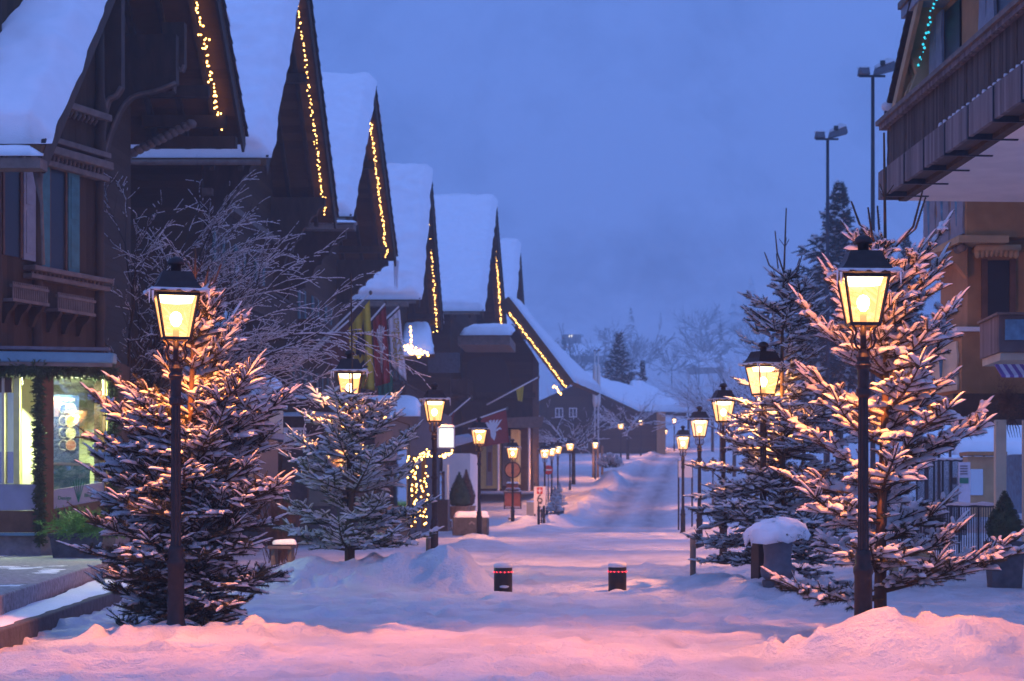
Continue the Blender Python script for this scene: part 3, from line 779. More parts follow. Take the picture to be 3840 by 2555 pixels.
def bracket(root, x0, x1, y, z0, z1, m='timber', w=.3, steps=5):
    """stepped and scalloped corbel from the wall out under the eaves"""
    p = [(x0, y, z1), (x1, y, z1), (x1, y, z1 - .12 * (z1 - z0))]
    for i in range(steps):
        t0 = (i + .0) / steps; t1 = (i + 1) / steps
        xa = x1 + (x0 + .25 * (x1 - x0) - x1) * t0; xb = x1 + (x0 + .25 * (x1 - x0) - x1) * t1; za = z1 - (.12 + .8 * t0 ** 1.2) * (z1 - z0); zb = z1 - (.12 + .8 * t1 ** 1.2) * (z1 - z0)
        for k in range(5):
            a = PI / 2 * k / 4
            p.append((xa + (xb - xa) * math.sin(a), y, za + (zb - za) * (1 - math.cos(a))))
    p += [(x0 + .1, y, z0), (x0, y, z0)]
    return obj('eaves_bracket', MB().prism(p, (0, w, 0)), m, root)
def chalet(label, Xe, Xw, Xb, Yn, Yr, Yf, zn, zr, zf, ovn=1.0, ovf=1.0, base=0, seed=1, m_wall='logs', th=.5, group='snow roofed chalets in the row left of the street'):
    root = empty('chalet', (Xe - 3, (Yn + Yf) / 2, base), label, 'house', group)
    t = .2
    # roof: two slabs of boards with tile edge
    for (ya, za, nm) in ((Yn, zn, 'n'), (Yf, zf, 'f')):
        b = MB()
        P = [(Xe, ya, za), (Xb, ya, za), (Xb, Yr, zr), (Xe, Yr, zr)]
        b.hexa([(p[0], p[1], p[2] - t) for p in P] + P)
        rf = obj('roof', b, 'boards_soffit', root)
        # ragged tile edge along the verge
        tl = MB(); L_ = math.hypot(Yr - ya, zr - za); n = int(L_ / .28)
        for k in range(n):
            s0, s1 = k / n, (k + 1) / n
            y0, y1 = ya + (Yr - ya) * s0, ya + (Yr - ya) * s1; z0, z1 = za + (zr - za) * s0, za + (zr - za) * s1
            tl.hexa([(Xe + .001, y0, z0 + .003), (Xe + .09 + .03 * (k % 2), y0, z0 + .003), (Xe + .09, y1, z1 + .003), (Xe + .001, y1, z1 + .003), (Xe + .001, y0, z0 + .10), (Xe + .07, y0, z0 + .10), (Xe + .07, y1, z1 + .03), (Xe + .001, y1, z1 + .03)])
        obj('tile_edge', tl, 'tiles', rf)
        # barge board + inner rafter beams
        bb = MB(); 
        dn = np.array([0, -(zr - za), Yr - ya]) / L_ * (1 if Yr > ya else -1)
        lo_ = -dn * .36
        q = [np.array((Xe - .06, ya, za - t)) , np.array((Xe - .06, Yr, zr - t))]
        bb.hexa([q[0] + lo_, q[1] + np.array([0, 0, -.45]), q[1], q[0], q[0] + lo_ + [.07, 0, 0], q[1] + np.array([.07, 0, -.45]), q[1] + [.07, 0, 0], q[0] + [.07, 0, 0]])
        obj('barge_board', bb, 'timber', rf)
        for xr in np.arange(Xe - .75, Xw, -.85):
            obj('rafter', MB().beam((xr, ya, za - t - .09), (xr, Yr, zr - t - .09), .14, .18), 'timber', rf)
        # gutter on the eave
        gt = MB().tube([(Xe - .15, ya + (-.08 if nm == 'n' else .08), za - .12), (Xb, ya + (-.08 if nm == 'n' else .08), za - .12)], .08, 8)
        obj('gutter', gt, 'timber_grey' if nm == 'n' else 'iron', rf, True)
        if nm == 'n':
            V, Fq = slab_snow([(Xb, ya, za + .02), (Xe + .05, ya, za + .02), (Xe + .05, Yr, zr + .02), (Xb, Yr, zr + .02)], th, 80, 80, seed, .4, .16, .12)
            npobj('roof_snow', V, Fq, 'snow', rf, True)
        else:
            V, Fq = slab_snow([(Xe + .05, ya, za + .02), (Xb, ya, za + .02), (Xb, Yr, zr + .02), (Xe + .05, Yr, zr + .02)], th, 24, 30, seed + 9, .45, .06, .03)
            npobj('roof_snow', V, Fq, 'snow', rf, True)
    # purlins poking out to the verge
    for f in (.0, .5):
        for (ya, za) in ((Yn, zn), (Yf, zf)):
            y = ya + (Yr - ya) * (.12 + f); z = za + (zr - za) * (.12 + f) - t - .36
            obj('purlin', MB().box(Xw - .1, Xe - .35, y - .13, y + .13, z - .16, z + .16), 'timber', root)
    obj('purlin', MB().box(Xw - .1, Xe - .3, Yr - .14, Yr + .14, zr - t - .8, zr - t - .42), 'timber', root)
    # walls
    y0, y1 = Yn + ovn, Yf - ovf
    sl = lambda y: (zn + (zr - zn) * (y - Yn) / (Yr - Yn) if y < Yr else zf + (zr - zf) * (Yf - y) / (Yf - Yr)) - t - .02
    poly = [(Xw, y0, base - .5), (Xw, y1, base - .5), (Xw, y1, sl(y1)), (Xw, Yr, sl(Yr)), (Xw, y0, sl(y0))]
    w = MB().prism([(p[0] - (Xw - Xb), p[1], p[2]) for p in poly], (Xw - Xb, 0, 0))
    obj('wall', w, m_wall, root)
    return root, (y0, y1, sl)
LIGHTROW = 'strings of warm fairy lights along the gables'
def light_string(label, pts, n, r=.03, m='string_bulb', seed=0, jit=.07, group=LIGHTROW, cat='fairy lights', dens=None, drop=(0, 0, -1)):
    g = np.random.default_rng(seed); pts = [np.array(p, float) for p in pts]
    root = empty('light_string', pts[0], label, cat, group)
    obj('wire', MB().tube(pts, .006, 4), 'black_print', root)
    L_ = [np.linalg.norm(pts[i + 1] - pts[i]) for i in range(len(pts) - 1)]; tot = sum(L_)
    me = None
    for k in range(n):
        s = (k + g.random()) / n
        if dens: s = dens(s)
        s *= tot; i = 0
        while i < len(L_) - 1 and s > L_[i]: s -= L_[i]; i += 1
        p = pts[i] + (pts[i + 1] - pts[i]) * s / L_[i] + g.normal(0, jit, 3)
        if me is None:
            o = obj('bulb', MB().blob((0, 0, 0), r, r, r, 6, 4, 0), m, None, True); me = o.data; o.parent = root
        else:
            o = bpy.data.objects.new('bulb', me); C.objects.link(o); o.parent = root
        o.location = p - origin(root)
        q = .75 + .5 * g.random(); o.scale = (q, q, q)
    return root

# ================================================================ LEFT ROW
X0 = -10.45
# --- house 1: the shop chalet
h1, (a0, a1, s1) = chalet('big dark shop chalet nearest on the left with lit display windows under a green garland', X0, -13.0, -26, 36.0, 48.0, 55.7, 7.86, 18.3, 11.55, 1.6, 2.7, .3, 1, 'logs', .5)
light_string('fairy lights under the wide eaves of the nearest left chalet, bulbs most widely spaced', [(X0 - .56, 55.0, 11.65), (X0 - .5, 49.0, 16.9)], 98, .024, seed=1, jit=.045)
# side wall under the near eave, window and dark projecting roof
# oriel on the upper floor
A = np.array([-11.94, 38.07]); B = np.array([-10.84, 41.5])
uv = (B - A) / np.linalg.norm(B - A); nv_ = np.array([uv[1], -uv[0]])
def orl(s, z, out=0): p = A + uv * s + nv_ * out; return (p[0], p[1], z)
def opanel(s0, s1, z0, z1, o0, o1, m, name, par, bevel=0):
    b = MB().hexa([orl(s0, z0, o0), orl(s1, z0, o0), orl(s1, z0, o1), orl(s0, z0, o1), orl(s0, z1, o0), orl(s1, z1, o0), orl(s1, z1, o1), orl(s0, z1, o1)])
    return obj(name, b, m, par, bevel=bevel)
Lo = np.linalg.norm(B - A)
zo = lambda py, Y=40.0: az(py, Y)
body = MB().prism([(A[0] - .5, A[1] - 1.6, 4.2), (A[0], A[1], 4.2), (B[0], B[1], 4.2), (-13.2, 41.5, 4.2), (-15.5, 38.0, 4.2), (-15.5, 36.6, 4.2)], (0, 0, 7.6))
orw = obj('oriel', body, 'boards_dark', h1)
# cornice bands with scrolled dentils
for (z, d, h) in ((zo(355), .30, .16), (zo(330), .24, .12), (zo(385), .2, .12), (zo(630), .30, .10), (zo(648), .22, .1), (zo(240), .26, .14)):
    opanel(.9, Lo + .1, z - h / 2, z + h / 2, .002, d, 'timber_grey', 'cornice', orw, .02)
for z, s0, n, st in ((zo(368), 1.0, 18, .145), (zo(638), 1.0, 18, .145), (zo(250), 1.0, 16, .15)):
    dn = MB()
    for k in range(n):
        s = s0 + k * st
        a_, b_ = orl(s, z, .10), orl(s + .02, z + .07, .22)
        dn.tube([orl(s, z - .12, .10), orl(s, z - .04, .17), orl(s + .03, z + .03, .14), orl(s + .02, z + .10, .20)], .034, 6)
    obj('dentils', dn, 'timber_grey', orw, True)
# windows in the oriel with open shutters
for wi, (s0, pxs) in enumerate(((1.78, 0), (.25, 1))):
    zc, hh = (zo(505), 2.05) if wi == 0 else (zo(495), 2.0)
    wv = opanel(s0, s0 + .52, zc - hh / 2, zc + hh / 2, .004, .03, 'dark_opening', 'window', orw)
    for e0, e1 in ((s0 - .06, s0 - .002), (s0 + .522, s0 + .58)): opanel(e0, e1, zc - hh / 2, zc + hh / 2, .004, .06, 'red_wood', 'frame', wv)
    for k, (e0, e1) in enumerate(((s0 - .50, s0 - .065), (s0 + .585, s0 + .98))):
        if wi == 1 and k == 0: continue
        shm = 'shutter' if wi == 0 else 'shutter_grey'
        sh = opanel(e0, e1, zc - hh / 2 - .03, zc + hh / 2 + .03, .035, .085, shm, 'shutter', wv, .006)
        for q0, q1 in ((.05, .47), (.53, .95)):
            opanel(e0 + .07, e1 - .07, zc - hh / 2 + q0 * hh, zc - hh / 2 + q1 * hh, .086, .098, shm, 'shutter_board', sh, .004)
# flower boxes
for s0, s1_, py in ((.05, 1.25, 690), (1.55, 2.9, 697)):
    z = zo(py)
    fb = opanel(s0, s1_, z - .22, z - .16, .002, .38, 'timber_grey', 'flower_box', orw)
    opanel(s0, s1_, z + .06, z + .11, .30, .38, 'timber_grey', 'rail', fb)
    pk = MB()
    for k in range(int((s1_ - s0) / .062)):
        s = s0 + .03 + k * .062
        pk.hexa([orl(s, z - .16, .335), orl(s + .03, z - .16, .335), orl(s + .03, z - .16, .36), orl(s, z - .16, .36), orl(s, z + .16, .335), orl(s + .03, z + .16, .335), orl(s + .03, z + .16, .36), orl(s, z + .16, .36)])
    obj('pickets', pk, 'timber_grey', fb)
    for s in (s0 + .15, (s0 + s1_) / 2, s1_ - .15):
        p = [orl(s, z - .222, .002), orl(s, z - .222, .33), orl(s, z - .32, .27), orl(s, z - .42, .16), orl(s, z - .62, .07), orl(s, z - .62, .002)]
        obj('bracket', MB().prism(p, (uv[0] * .1, uv[1] * .1, 0)), 'timber', fb)
# corner posts with carved ends
for s in (.0, Lo - .05, 1.32): 
    ps = MB()
    ps.lathe(orl(s, 0, .05), [(.08, 4.3), (.11, 4.6), (.09, 5.0), (.13, 5.4), (.10, 5.9), (.085, 8.4), (.13, 8.6), (.12, 9.2), (.16, 9.5), (.10, 9.9), (.09, 11.7)], 10)
    obj('corner_post', ps, 'timber', orw, True)
# big sweeping brackets under the eaves: in the plane of the gable, from wall to verge
def sweep(root, y, x0, z0, x1, z1, w, zt, m='timber'):
    P = []
    n = 14
    for k in range(n + 1):
        t = k / n
        P.append((x0 + (x1 - x0) * (1 - math.cos(t * PI / 2)) , y, z0 + (z1 - z0) * math.sin(t * PI / 2) - .12 * math.sin(t * PI * 3) * (t > .3)))
    P += [(x1, y, zt(x1)), (x0 - .3, y, zt(x0)), (x0 - .3, y, z0)]
    o = obj('eaves_bracket', MB().prism(P, (0, w, 0)), m, root)
    obj('edge_trim', MB().tube([(p[0], p[1] - .03, p[2]) for p in P[:n + 1]], .045, 6), 'timber_grey', o, True); return o
sweep(h1, 42.0, -10.95, az(385, 42), ax(452, 42) if False else -10.50, az(200, 42), .3, lambda x: 12.4)
# carved gable bracket that spans the dark underside of the far eave
sweep(h1, 50.4, ax(240, 50.4), az(385, 50.4), ax(405, 50.4), az(190, 50.4), .35, lambda x: 13.2)
sweep(h1, 50.8, ax(400, 50.8), az(210, 50.8), ax(424, 50.8), az(150, 50.8), .3, lambda x: 13.6)
# rope carved brace
rp = MB(); p0, p1 = at(240, 385, 53.5), at(440, 285, 53.5)
for k in range(16):
    t = k / 15; c = p0 + (p1 - p0) * t
    rp.blob(c, .15, .2, .12, 9, 6, .05, k)
obj('carved_brace', rp, 'timber_grey', h1, True)
obj('tie_beam', MB().beam((-13.0, 54.9, 11.25), (X0 - .1, 54.9, 11.25), .3, .3), 'timber', h1); obj('tie_beam', MB().beam((-13.0, 53.2, 12.3), (X0 - .5, 53.2, 12.3), .25, .3), 'timber', h1)
# snow covered lower eave with dark gap, left
ev = MB().box(-20, ax(98, 35.9), 35.75, 36.2, az(392, 36), az(368, 36))
obj('eave_board', ev, 'timber_grey', h1)
V, Fq = slab_snow([(-20, 35.7, az(366, 36)), (ax(100, 35.7), 35.7, az(366, 36)), (ax(100, 36.6), 36.6, az(352, 36.6)), (-20, 36.6, az(352, 36.6))], .14, 40, 10, 77, .2, .05)
npobj('eave_snow', V, Fq, 'snow', h1, True)
obj('eave_post', MB().tube([(ax(88, 36.4), 36.4, az(395, 36.4)), (ax(90, 36.4), 36.4, az(430, 36.4)), (ax(96, 36.4), 36.4, az(470, 36.4)), (ax(100, 36.4), 36.4, az(610, 36.4))], [.1, .06, .03, .03], 8), 'timber_grey', h1, True)

# shop: bay of plate glass
S0 = np.array([-10.8, 37.2]); S1 = S0 + np.array([.64, .6]) / math.hypot(.64, .6) * 1.36
zt, zb = 3.75, 1.62
shop = obj('shop_base', MB().prism([(-15, 37.2, .2), (S0[0], S0[1], .2), (S1[0], S1[1], .2), (-10.2, 41.5, .2), (-15, 41.5, .2)], (0, 0, .62)), 'stone', h1)
obj('shop_ceiling', MB().prism([(-15, 37.2, 3.85), (S0[0], S0[1], 3.85), (S1[0], S1[1], 3.85), (-10.2, 41.5, 3.85), (-15, 41.5, 3.85)], (0, 0, .35)), 'boards_dark', h1)
obj('shop_wall', MB().prism([(S1[0], S1[1] + .02, .82), (-10.2, 41.5, .82), (-10.5, 41.5, .82), (S1[0] - .25, S1[1] + .02, .82)], (0, 0, 3.03)), 'boards_dark', h1)
obj('room_wall', MB().box(-15, -10.5, 41.2, 41.4, .82, 3.85).box(-15, -10.6, 37.6, 41.2, .82, .86).box(-15, -14.9, 37.3, 41.2, .86, 3.85).box(-11.62, -11.58, 38.6, 41.2, .86, 3.85).box(-15, -10.6, 37.7, 41.2, 3.80, 3.848), 'room_wall', h1)
def bay(p, q, z0, z1, th, m, name, par, off=0.0):
    p = np.array(p); q = np.array(q); d = (q - p) / np.linalg.norm(q - p); n = np.array([d[1], -d[0]])
    a = p + n * off; b = q + n * off; c = b + n * th; e = a + n * th
    return obj(name, MB().hexa([(a[0], a[1], z0), (b[0], b[1], z0), (c[0], c[1], z0), (e[0], e[1], z0), (a[0], a[1], z1), (b[0], b[1], z1), (c[0], c[1], z1), (e[0], e[1], z1)]), m, par)
dvec = (S1 - S0) / np.linalg.norm(S1 - S0)
Wp = lambda t: S0 + (S1 - S0) * t
sw = bay(Wp(.16), Wp(.93), zb, zt, .02, 'shop_glass', 'shop_window', h1)
# flared panel below: rises towards the corner as on the photograph
def flare(za0, zb0, za1, zb1, o, m, name, t0=.1, t1=1.0):
    n = np.array([dvec[1], -dvec[0]]); a, b = Wp(t0), Wp(t1)
    P = []
    for zz in ((za0, za1), (zb0, zb1)):
        for (pt, z, oo) in ((a, zz[0], 0), (b, zz[1], 0), (b, zz[1], o), (a, zz[0], o)): P.append((pt[0] + n[0] * oo, pt[1] + n[1] * oo, z))
    return obj(name, MB().hexa(P), m, h1)
flare(1.26, 1.618, 1.46, 1.80, .05, 'frosted', 'frosted_band')
flare(.86, 1.255, .98, 1.455, .09, 'red_wood', 'plinth_panel')
sl_ = MB()
for k in range(5):
    c = Wp(.22 + .1 * k) + np.array([dvec[1], -dvec[0]]) * .092; sl_.cbox((c[0], c[1], 1.17 + .012 * k), .03, .01, .22, math.atan2(dvec[1], dvec[0]))
obj('plinth_slots', sl_, 'black_print', h1)
for t0, t1 in ((-.02, .15), (.935, 1.02)): bay(Wp(t0), Wp(t1), .82, 3.85, .10, 'red_wood', 'window_post', h1)
bay(Wp(.945), Wp(.99), 1.75, 3.75, .03, 'yellow_wall', 'window_lining', h1, .11)
# front window
fw = bay((-15, 37.2), (ax(52, 37.2), 37.2), 1.75, zt, .02, 'shop_glass', 'shop_window', h1)
bay((-15, 37.2), (S0[0] - .05, 37.2), 1.25, 1.74, .04, 'frosted', 'frosted_band', h1)
bay((-15, 37.2), (S0[0] - .02, 37.2), .84, 1.245, .07, 'red_wood', 'plinth_panel', h1)
bay((-15, 37.2), (S0[0] - .02, 37.2), .78, .835, .16, 'teal_metal', 'plinth_ledge', h1)
bay((ax(36, 37.2), 37.2), (ax(50, 37.2), 37.2), 1.745, zt, .1, 'yellow_wall', 'window_lining', h1, .03)
bay((ax(8, 37.2), 37.2), (ax(14, 37.2), 37.2), 1.745, zt, .08, 'cream', 'window_lining', h1, .03)
bay((-15, 37.2), (ax(30, 37.2), 37.2), zt - .3, zt - .02, .05, 'red_wood', 'window_head', h1, .03)
obj('door_dark_panel', MB().box(-15, ax(38, 37.3), 37.34, 37.4, 1.76, 2.35), 'red_wood', h1)
# poster with the four round samples (lies just behind the pane)
ps = empty('poster', (*Wp(.5), 2.6), 'blue poster with a column of four coloured round samples behind the shop glass', 'poster')
pn = bay(Wp(.2), Wp(.76), az(1066, 37.8), az(908, 37.8), .02, 'poster_blue', 'sheet', ps, -.50)
nrm = np.array([dvec[1], -dvec[0]])
def disc(t, z, r, m, name, off, inner=0):
    c = Wp(t); b = MB(); n = 20; V = []
    ro = [(r * math.cos(2 * PI * k / n), r * math.sin(2 * PI * k / n)) for k in range(n)]
    if inner == 0:
        P = [(c[0] + dvec[0] * x + nrm[0] * off, c[1] + dvec[1] * x + nrm[1] * off, z + y) for x, y in ro]
        b.prism(P, (nrm[0] * .004, nrm[1] * .004, 0))
    else:
        P = [(c[0] + dvec[0] * x + nrm[0] * off, c[1] + dvec[1] * x + nrm[1] * off, z + y) for x, y in ro]
        b.tube(P + [P[0]], inner, 5, False)
    return obj(name, b, m, ps)
for k, (py, m) in enumerate(((940, 'disc_teal'), (968, 'disc_yellow'), (996, 'disc_beige'), (1024, 'disc_red'))):
    z = az(py, 37.9)
    disc(.63, z, .098, m, 'sample', -.474); disc(.52, z, .092, 'white_paint', 'sample_ring', -.476, .006); disc(.63, z, .104, 'white_paint', 'sample_rim', -.473, .006)
ang = math.atan2(dvec[1], dvec[0])
R_ = Matrix.Rotation(ang, 3, 'Z') @ Matrix.Rotation(PI / 2, 3, 'X')
c = Wp(.5); text_mesh('CO   PARFUM', .085, (c[0] + nrm[0] * -.47, c[1] + nrm[1] * -.47, az(919, 37.8)), R_, 'white_print', ps)
cn = empty('glass_counter', (*Wp(.5), .9), 'pale glass display counter below the blue poster inside the shop', 'counter')
bay(Wp(.2), Wp(.8), .86, az(1072, 38), .3, 'disc_teal', 'body', cn, -.46)
bay(Wp(.2), Wp(.8), az(1072, 38) + .004, az(1066, 38), .34, 'white_paint', 'top', cn, -.48)
for t, txt in ((.33, 'Design'), (.74, 'Blumen')):
    c = Wp(t); text_mesh(txt, .1, (c[0] + nrm[0] * .056, c[1] + nrm[1] * .056, 1.44 + .12 * t), R_, 'green_print', h1)
tw = MB(); c = Wp(.54)
for k in range(5): 
    a = -.5 + .25 * k; tw.tube([(c[0] + nrm[0] * .06, c[1] + nrm[1] * .06, 1.40), (c[0] + dvec[0] * .25 * math.sin(a) + nrm[0] * .06, c[1] + dvec[1] * .25 * math.sin(a) + nrm[1] * .06, 1.40 + .45 * math.cos(a))], .007, 4)
obj('grass_logo', tw, 'green_print', h1)
# garland
def garland(label, pts, r, seed, dens=260):
    g = np.random.default_rng(seed); P0 = []; P1 = []; pts = [np.array(p) for p in pts]
    for i in range(len(pts) - 1):
        L_ = np.linalg.norm(pts[i + 1] - pts[i])
        for k in range(int(L_ * dens)):
            p = pts[i] + (pts[i + 1] - pts[i]) * g.random(); d = g.normal(0, 1, 3); d[2] -= .5; d /= np.linalg.norm(d)
            P0.append(p + d * r * .2); P1.append(p + d * r * (.8 + .5 * g.random()))
    P0 = np.array(P0); P1 = np.array(P1)
    V, T = needles(P0, P1, np.full(len(P0), r * .28), 16, .006, seed)
    cv, cq = frusta(P0, P1, np.full(len(P0), r * .13), np.full(len(P0), .004), 4)
    o = npobj('garland', np.concatenate([cv, V]), [cq, T + len(cv)], 'garland', None, loc=pts[0])
    return tag(o, label, 'garland', 'fir garlands round the shop windows')
fr = lambda t, o=.16: (Wp(t)[0] + nrm[0] * o, Wp(t)[1] + nrm[1] * o)
garland('thick fir garland hung in a row along the top of the lit shop windows', [(-14.5, 37.0, 3.95), (S0[0], 37.02, 3.9), (*fr(.2), 3.88), (*fr(1.02), 3.92)], .20, 1)
garland('fir garland wound down the wooden post between the two lit shop windows', [(S0[0] + .02, 37.0, 3.8), (S0[0] + .02, 36.98, 2.2), (S0[0] + .05, 36.98, .66)], .14, 2)
garland('fir garland hanging down the far corner post of the lit shop, beside the spruce', [(*fr(1.03), 3.8), (*fr(1.05), .95)], .13, 3)
# awning cassette above
aw = empty('awning', (-12, 36.9, 4.2), 'rolled up awning in a blue grey metal case above the shop garland', 'awning')
y_a, y_b = 36.3, 37.3
obj('cassette', MB().hexa([(-15.5, y_a, 4.02), (ax(262, y_b), y_b - .1, 4.0), (ax(262, y_b), y_b + .25, 4.0), (-15.5, y_a + .3, 4.02), (-15.5, y_a + .08, 4.24), (ax(262, y_b), y_b - .02, 4.2), (ax(262, y_b), y_b + .25, 4.2), (-15.5, y_a + .3, 4.24)]), 'teal_metal', aw, bevel=.03)
obj('front_bar', MB().beam((-15.5, y_a - .03, 3.99), (ax(262, y_b), y_b - .13, 3.96), .07, .07), 'timber_grey', aw)
obj('cover_rail', MB().beam((-15.5, y_a + .15, 4.30), (ax(250, y_b), y_b + .1, 4.27), .22, .06), 'lead', aw)
# room light
l = bpy.data.lights.new('shop_light', 'AREA'); l.energy = 800; l.color = (.93, 1.0, .62); l.shape = 'RECTANGLE'; l.size = 1.1; l.size_y = 1.6
lo_ = bpy.data.objects.new('shop_light', l); C.objects.link(lo_); lo_.location = (-10.72, 38.75, 3.72); lo_.rotation_euler = (0, math.radians(-32), math.radians(-20)); lo_.parent = None
l2 = bpy.data.lights.new('shop_light', 'AREA'); l2.energy = 90; l2.color = (.95, 1.0, .66); l2.size = 1.2
lo2 = bpy.data.objects.new('shop_light', l2); C.objects.link(lo2); lo2.location = (-12.9, 38.6, 3.74)

l3 = bpy.data.lights.new('shop_light', 'AREA'); l3.energy = 260; l3.color = (.93, 1.0, .58); l3.size = .35  # extra light added by the pane, tilted outward to brighten the planter
lo3 = bpy.data.objects.new('shop_light', l3); C.objects.link(lo3); lo3.location = (-10.45, 37.85, 3.72); lo3.rotation_euler = (math.radians(-30), math.radians(-24), 0)
# platform and steps before the shop
pf = tag(obj('terrace', MB().prism([(-6.85, 21.6, -.3), (-8.2, 30.5, -.3), (-9.0, 36.0, -.3), (-8.6, 44, -.3), (-16, 44, -.3), (-16, 21.6, -.3)], (0, 0, .71)), 'paving', None, loc=(-9, 30, 0), bevel=.02), 'grey stone terrace with a dusting of snow in front of the shop', 'terrace', kind='structure')
V = []
st = tag(obj('step', MB().prism([(-6.2, 19.4, -.3), (-6.95, 26.4, -.3), (-7.6, 33.0, -.3), (-9.4, 36, -.3), (-8.4, 30.5, -.3), (-7.0, 21.4, -.3), (-7.0, 19.4, -.3)], (0, 0, .465)), 'stone_dark', None, loc=(-7, 26, 0), bevel=.02), 'long low stone step with snow along its tread, before the shop terrace', 'step')
a_ = np.linspace(0, 1, 60); poly0 = np.array([(-6.32, 19.4), (-7.05, 26.4), (-7.65, 32.6)]); poly1 = np.array([(-6.82, 19.4), (-7.5, 26.4), (-8.3, 31.4)])
def lerp2(P, t): t = np.clip(t, 0, .999) * 2; i = t.astype(int); f = (t - i)[:, None]; return P[i] * (1 - f) + P[i + 1] * f
e0, e1 = lerp2(poly0, a_), lerp2(poly1, a_)
rows = []
for k in range(7):
    f = k / 6; p = e0 * (1 - f) + e1 * f + (fbm(a_ * 30, a_ * 0 + k, 2) * .07)[:, None] * (1 if k == 0 else 0)
    z = .168 + (.022 * math.sin(min(1, f * 1.4) * PI / 2)) * (1 + .8 * fbm(a_ * 25, a_ * 0 + k * .7, 2)) * (k > 0)
    rows.append(np.column_stack([p, z if k else np.full(60, .168)]))
R = np.stack(rows, 1); I = np.arange(60 * 7).reshape(60, 7); Q = np.stack([I[:-1, :-1], I[1:, :-1], I[1:, 1:], I[:-1, 1:]], -1).reshape(-1, 4)
npobj('tread_snow', R.reshape(-1, 3), [Q], 'snow', st, True)
# dusting on the terrace
g = np.random.default_rng(4)
xs = np.linspace(-15, -7.0, 70); ys = np.linspace(22, 37, 90); TX, TY = np.meshgrid(xs, ys, indexing='ij')
edge = np.interp(TY, [21.6, 30.5, 36, 44], [-6.85, -8.2, -9.0, -8.6])
TZ = .398 + .03 * fbm(TX * 1.2, TY * .8, 3) + .02 * fbm(TX * 6, TY * 6, 2) 
I = np.arange(TX.size).reshape(TX.shape); inn = (TX < edge - .05); inn = inn[:-1, :-1] & inn[1:, :-1] & inn[1:, 1:] & inn[:-1, 1:]
Q = np.stack([I[:-1, :-1], I[1:, :-1], I[1:, 1:], I[:-1, 1:]], -1)[inn]
npobj('snow_dusting', np.stack([TX, TY, TZ], -1).reshape(-1, 3), [Q], 'snow', pf, True)
# planter with fresh fir branches
pl = empty('planter', (ax(188, 36), 36, .41), 'dark box planter full of fresh green fir branches beside the shop plinth', 'planter')
cx = ax(185, 36)
obj('box', MB().lathe((cx, 36.2, .41), [(.42, -.1), (.48, .36), (.50, .37), (.50, .44), (.44, .44)], square=True), 'stone_dark', pl, bevel=.01)
P0 = []; P1 = []
for k in range(260):
    a = g.random() * 2 * PI; e = g.random() * 1.3; p = np.array([cx + g.normal(0, .2), 36.1 + g.normal(0, .2), .82])
    d = np.array([math.cos(a) * math.cos(e), math.sin(a) * math.cos(e), math.sin(e)]); L_ = .35 + .35 * g.random()
    q = p + d * L_ * .55; P0.append(p); P1.append(q); d2 = d + [0, 0, -.5]; d2 /= np.linalg.norm(d2); P0.append(q); P1.append(q + d2 * L_ * .4)
    for s in (-1, 1):
        d3 = d2 + s * np.array([-math.sin(a), math.cos(a), .2]) * .8; d3 /= np.linalg.norm(d3); P0.append(q); P1.append(q + d3 * .16)
V, T = needles(np.array(P0), np.array(P1), np.full(len(P0), .035), 26, .004, 4)
npobj('fir_branches', V, [T], 'needle_fresh', pl)

# ---------------------------------------------------------------- houses 2-6
h2, (b0, b1, s2) = chalet('tall dark chalet second from the left with teal shutters and a steep lit gable', X0, -12.6, -25, 58.9, 66.0, 73.7, 11.48, 19.4, 11.8, 1.2, 1.2, 0, 2, 'logs')
light_string('fairy lights on the tallest steep gable, second chalet from the left', [(X0 - .35, 73.1, 11.9), (X0 - .33, 66.3, 18.6)], 98, .021, seed=2, jit=.035, dens=lambda s: s ** 1.25)
h3, (c0, c1, s3) = chalet('dark chalet third from the left with flags and a stepped eaves bracket', X0, -13.0, -26, 77.2, 84.8, 93.4, 12.3, 19.1, 12.7, 1.2, 1.0, 0, 3, 'logs')
light_string('fairy lights on the gable of the third chalet, above the flags', [(X0 - .35, 92.7, 12.6), (X0 - .33, 86.2, 17.7)], 98, .023, seed=3, jit=.035)
h4, (d0, d1, s4) = chalet('dark chalet fourth from the left with a narrow gable and a pale sign panel', X0, -12.4, -26, 104, 110, 117.7, 11.7, 19.5, 11.6, 1.0, 1.0, .2, 4, 'logs')
light_string('fairy lights on the narrow gable of the fourth chalet, running round its eave', [(X0 - 2.4, 117.5, 11.0), (X0 - .3, 117.5, 11.2), (X0 - .3, 117.0, 11.9), (X0 - .25, 111.3, 18.2)], 96, .026, seed=4, jit=.035)
h5, (f0, f1, s5) = chalet('fifth chalet in the left row, square white roof above a dark narrow gable', -8.2, -10.2, -20, 119.3, 131.9, 144.5, 12.5, 21.0, 13.6, 1, 1, 1, 5, 'logs')
light_string('fairy lights on the gable of the fifth chalet, densest and brightest string', [(-8.5, 143.8, 13.6), (-8.4, 134.2, 19.6)], 98, .031, seed=5, jit=.03)
h6, (k0, k1, s6) = chalet('sixth and smallest chalet roof at the end of the left row', -8.0, -9.8, -18, 148.4, 159.4, 170.5, 13.3, 21.6, 15, 1, 1, 2, 6, 'logs')
light_string('dim orange fairy lights on the last gable of the left row', [(-8.3, 170, 15.2), (-8.2, 161.5, 20.6)], 80, .034, seed=6, jit=.045)
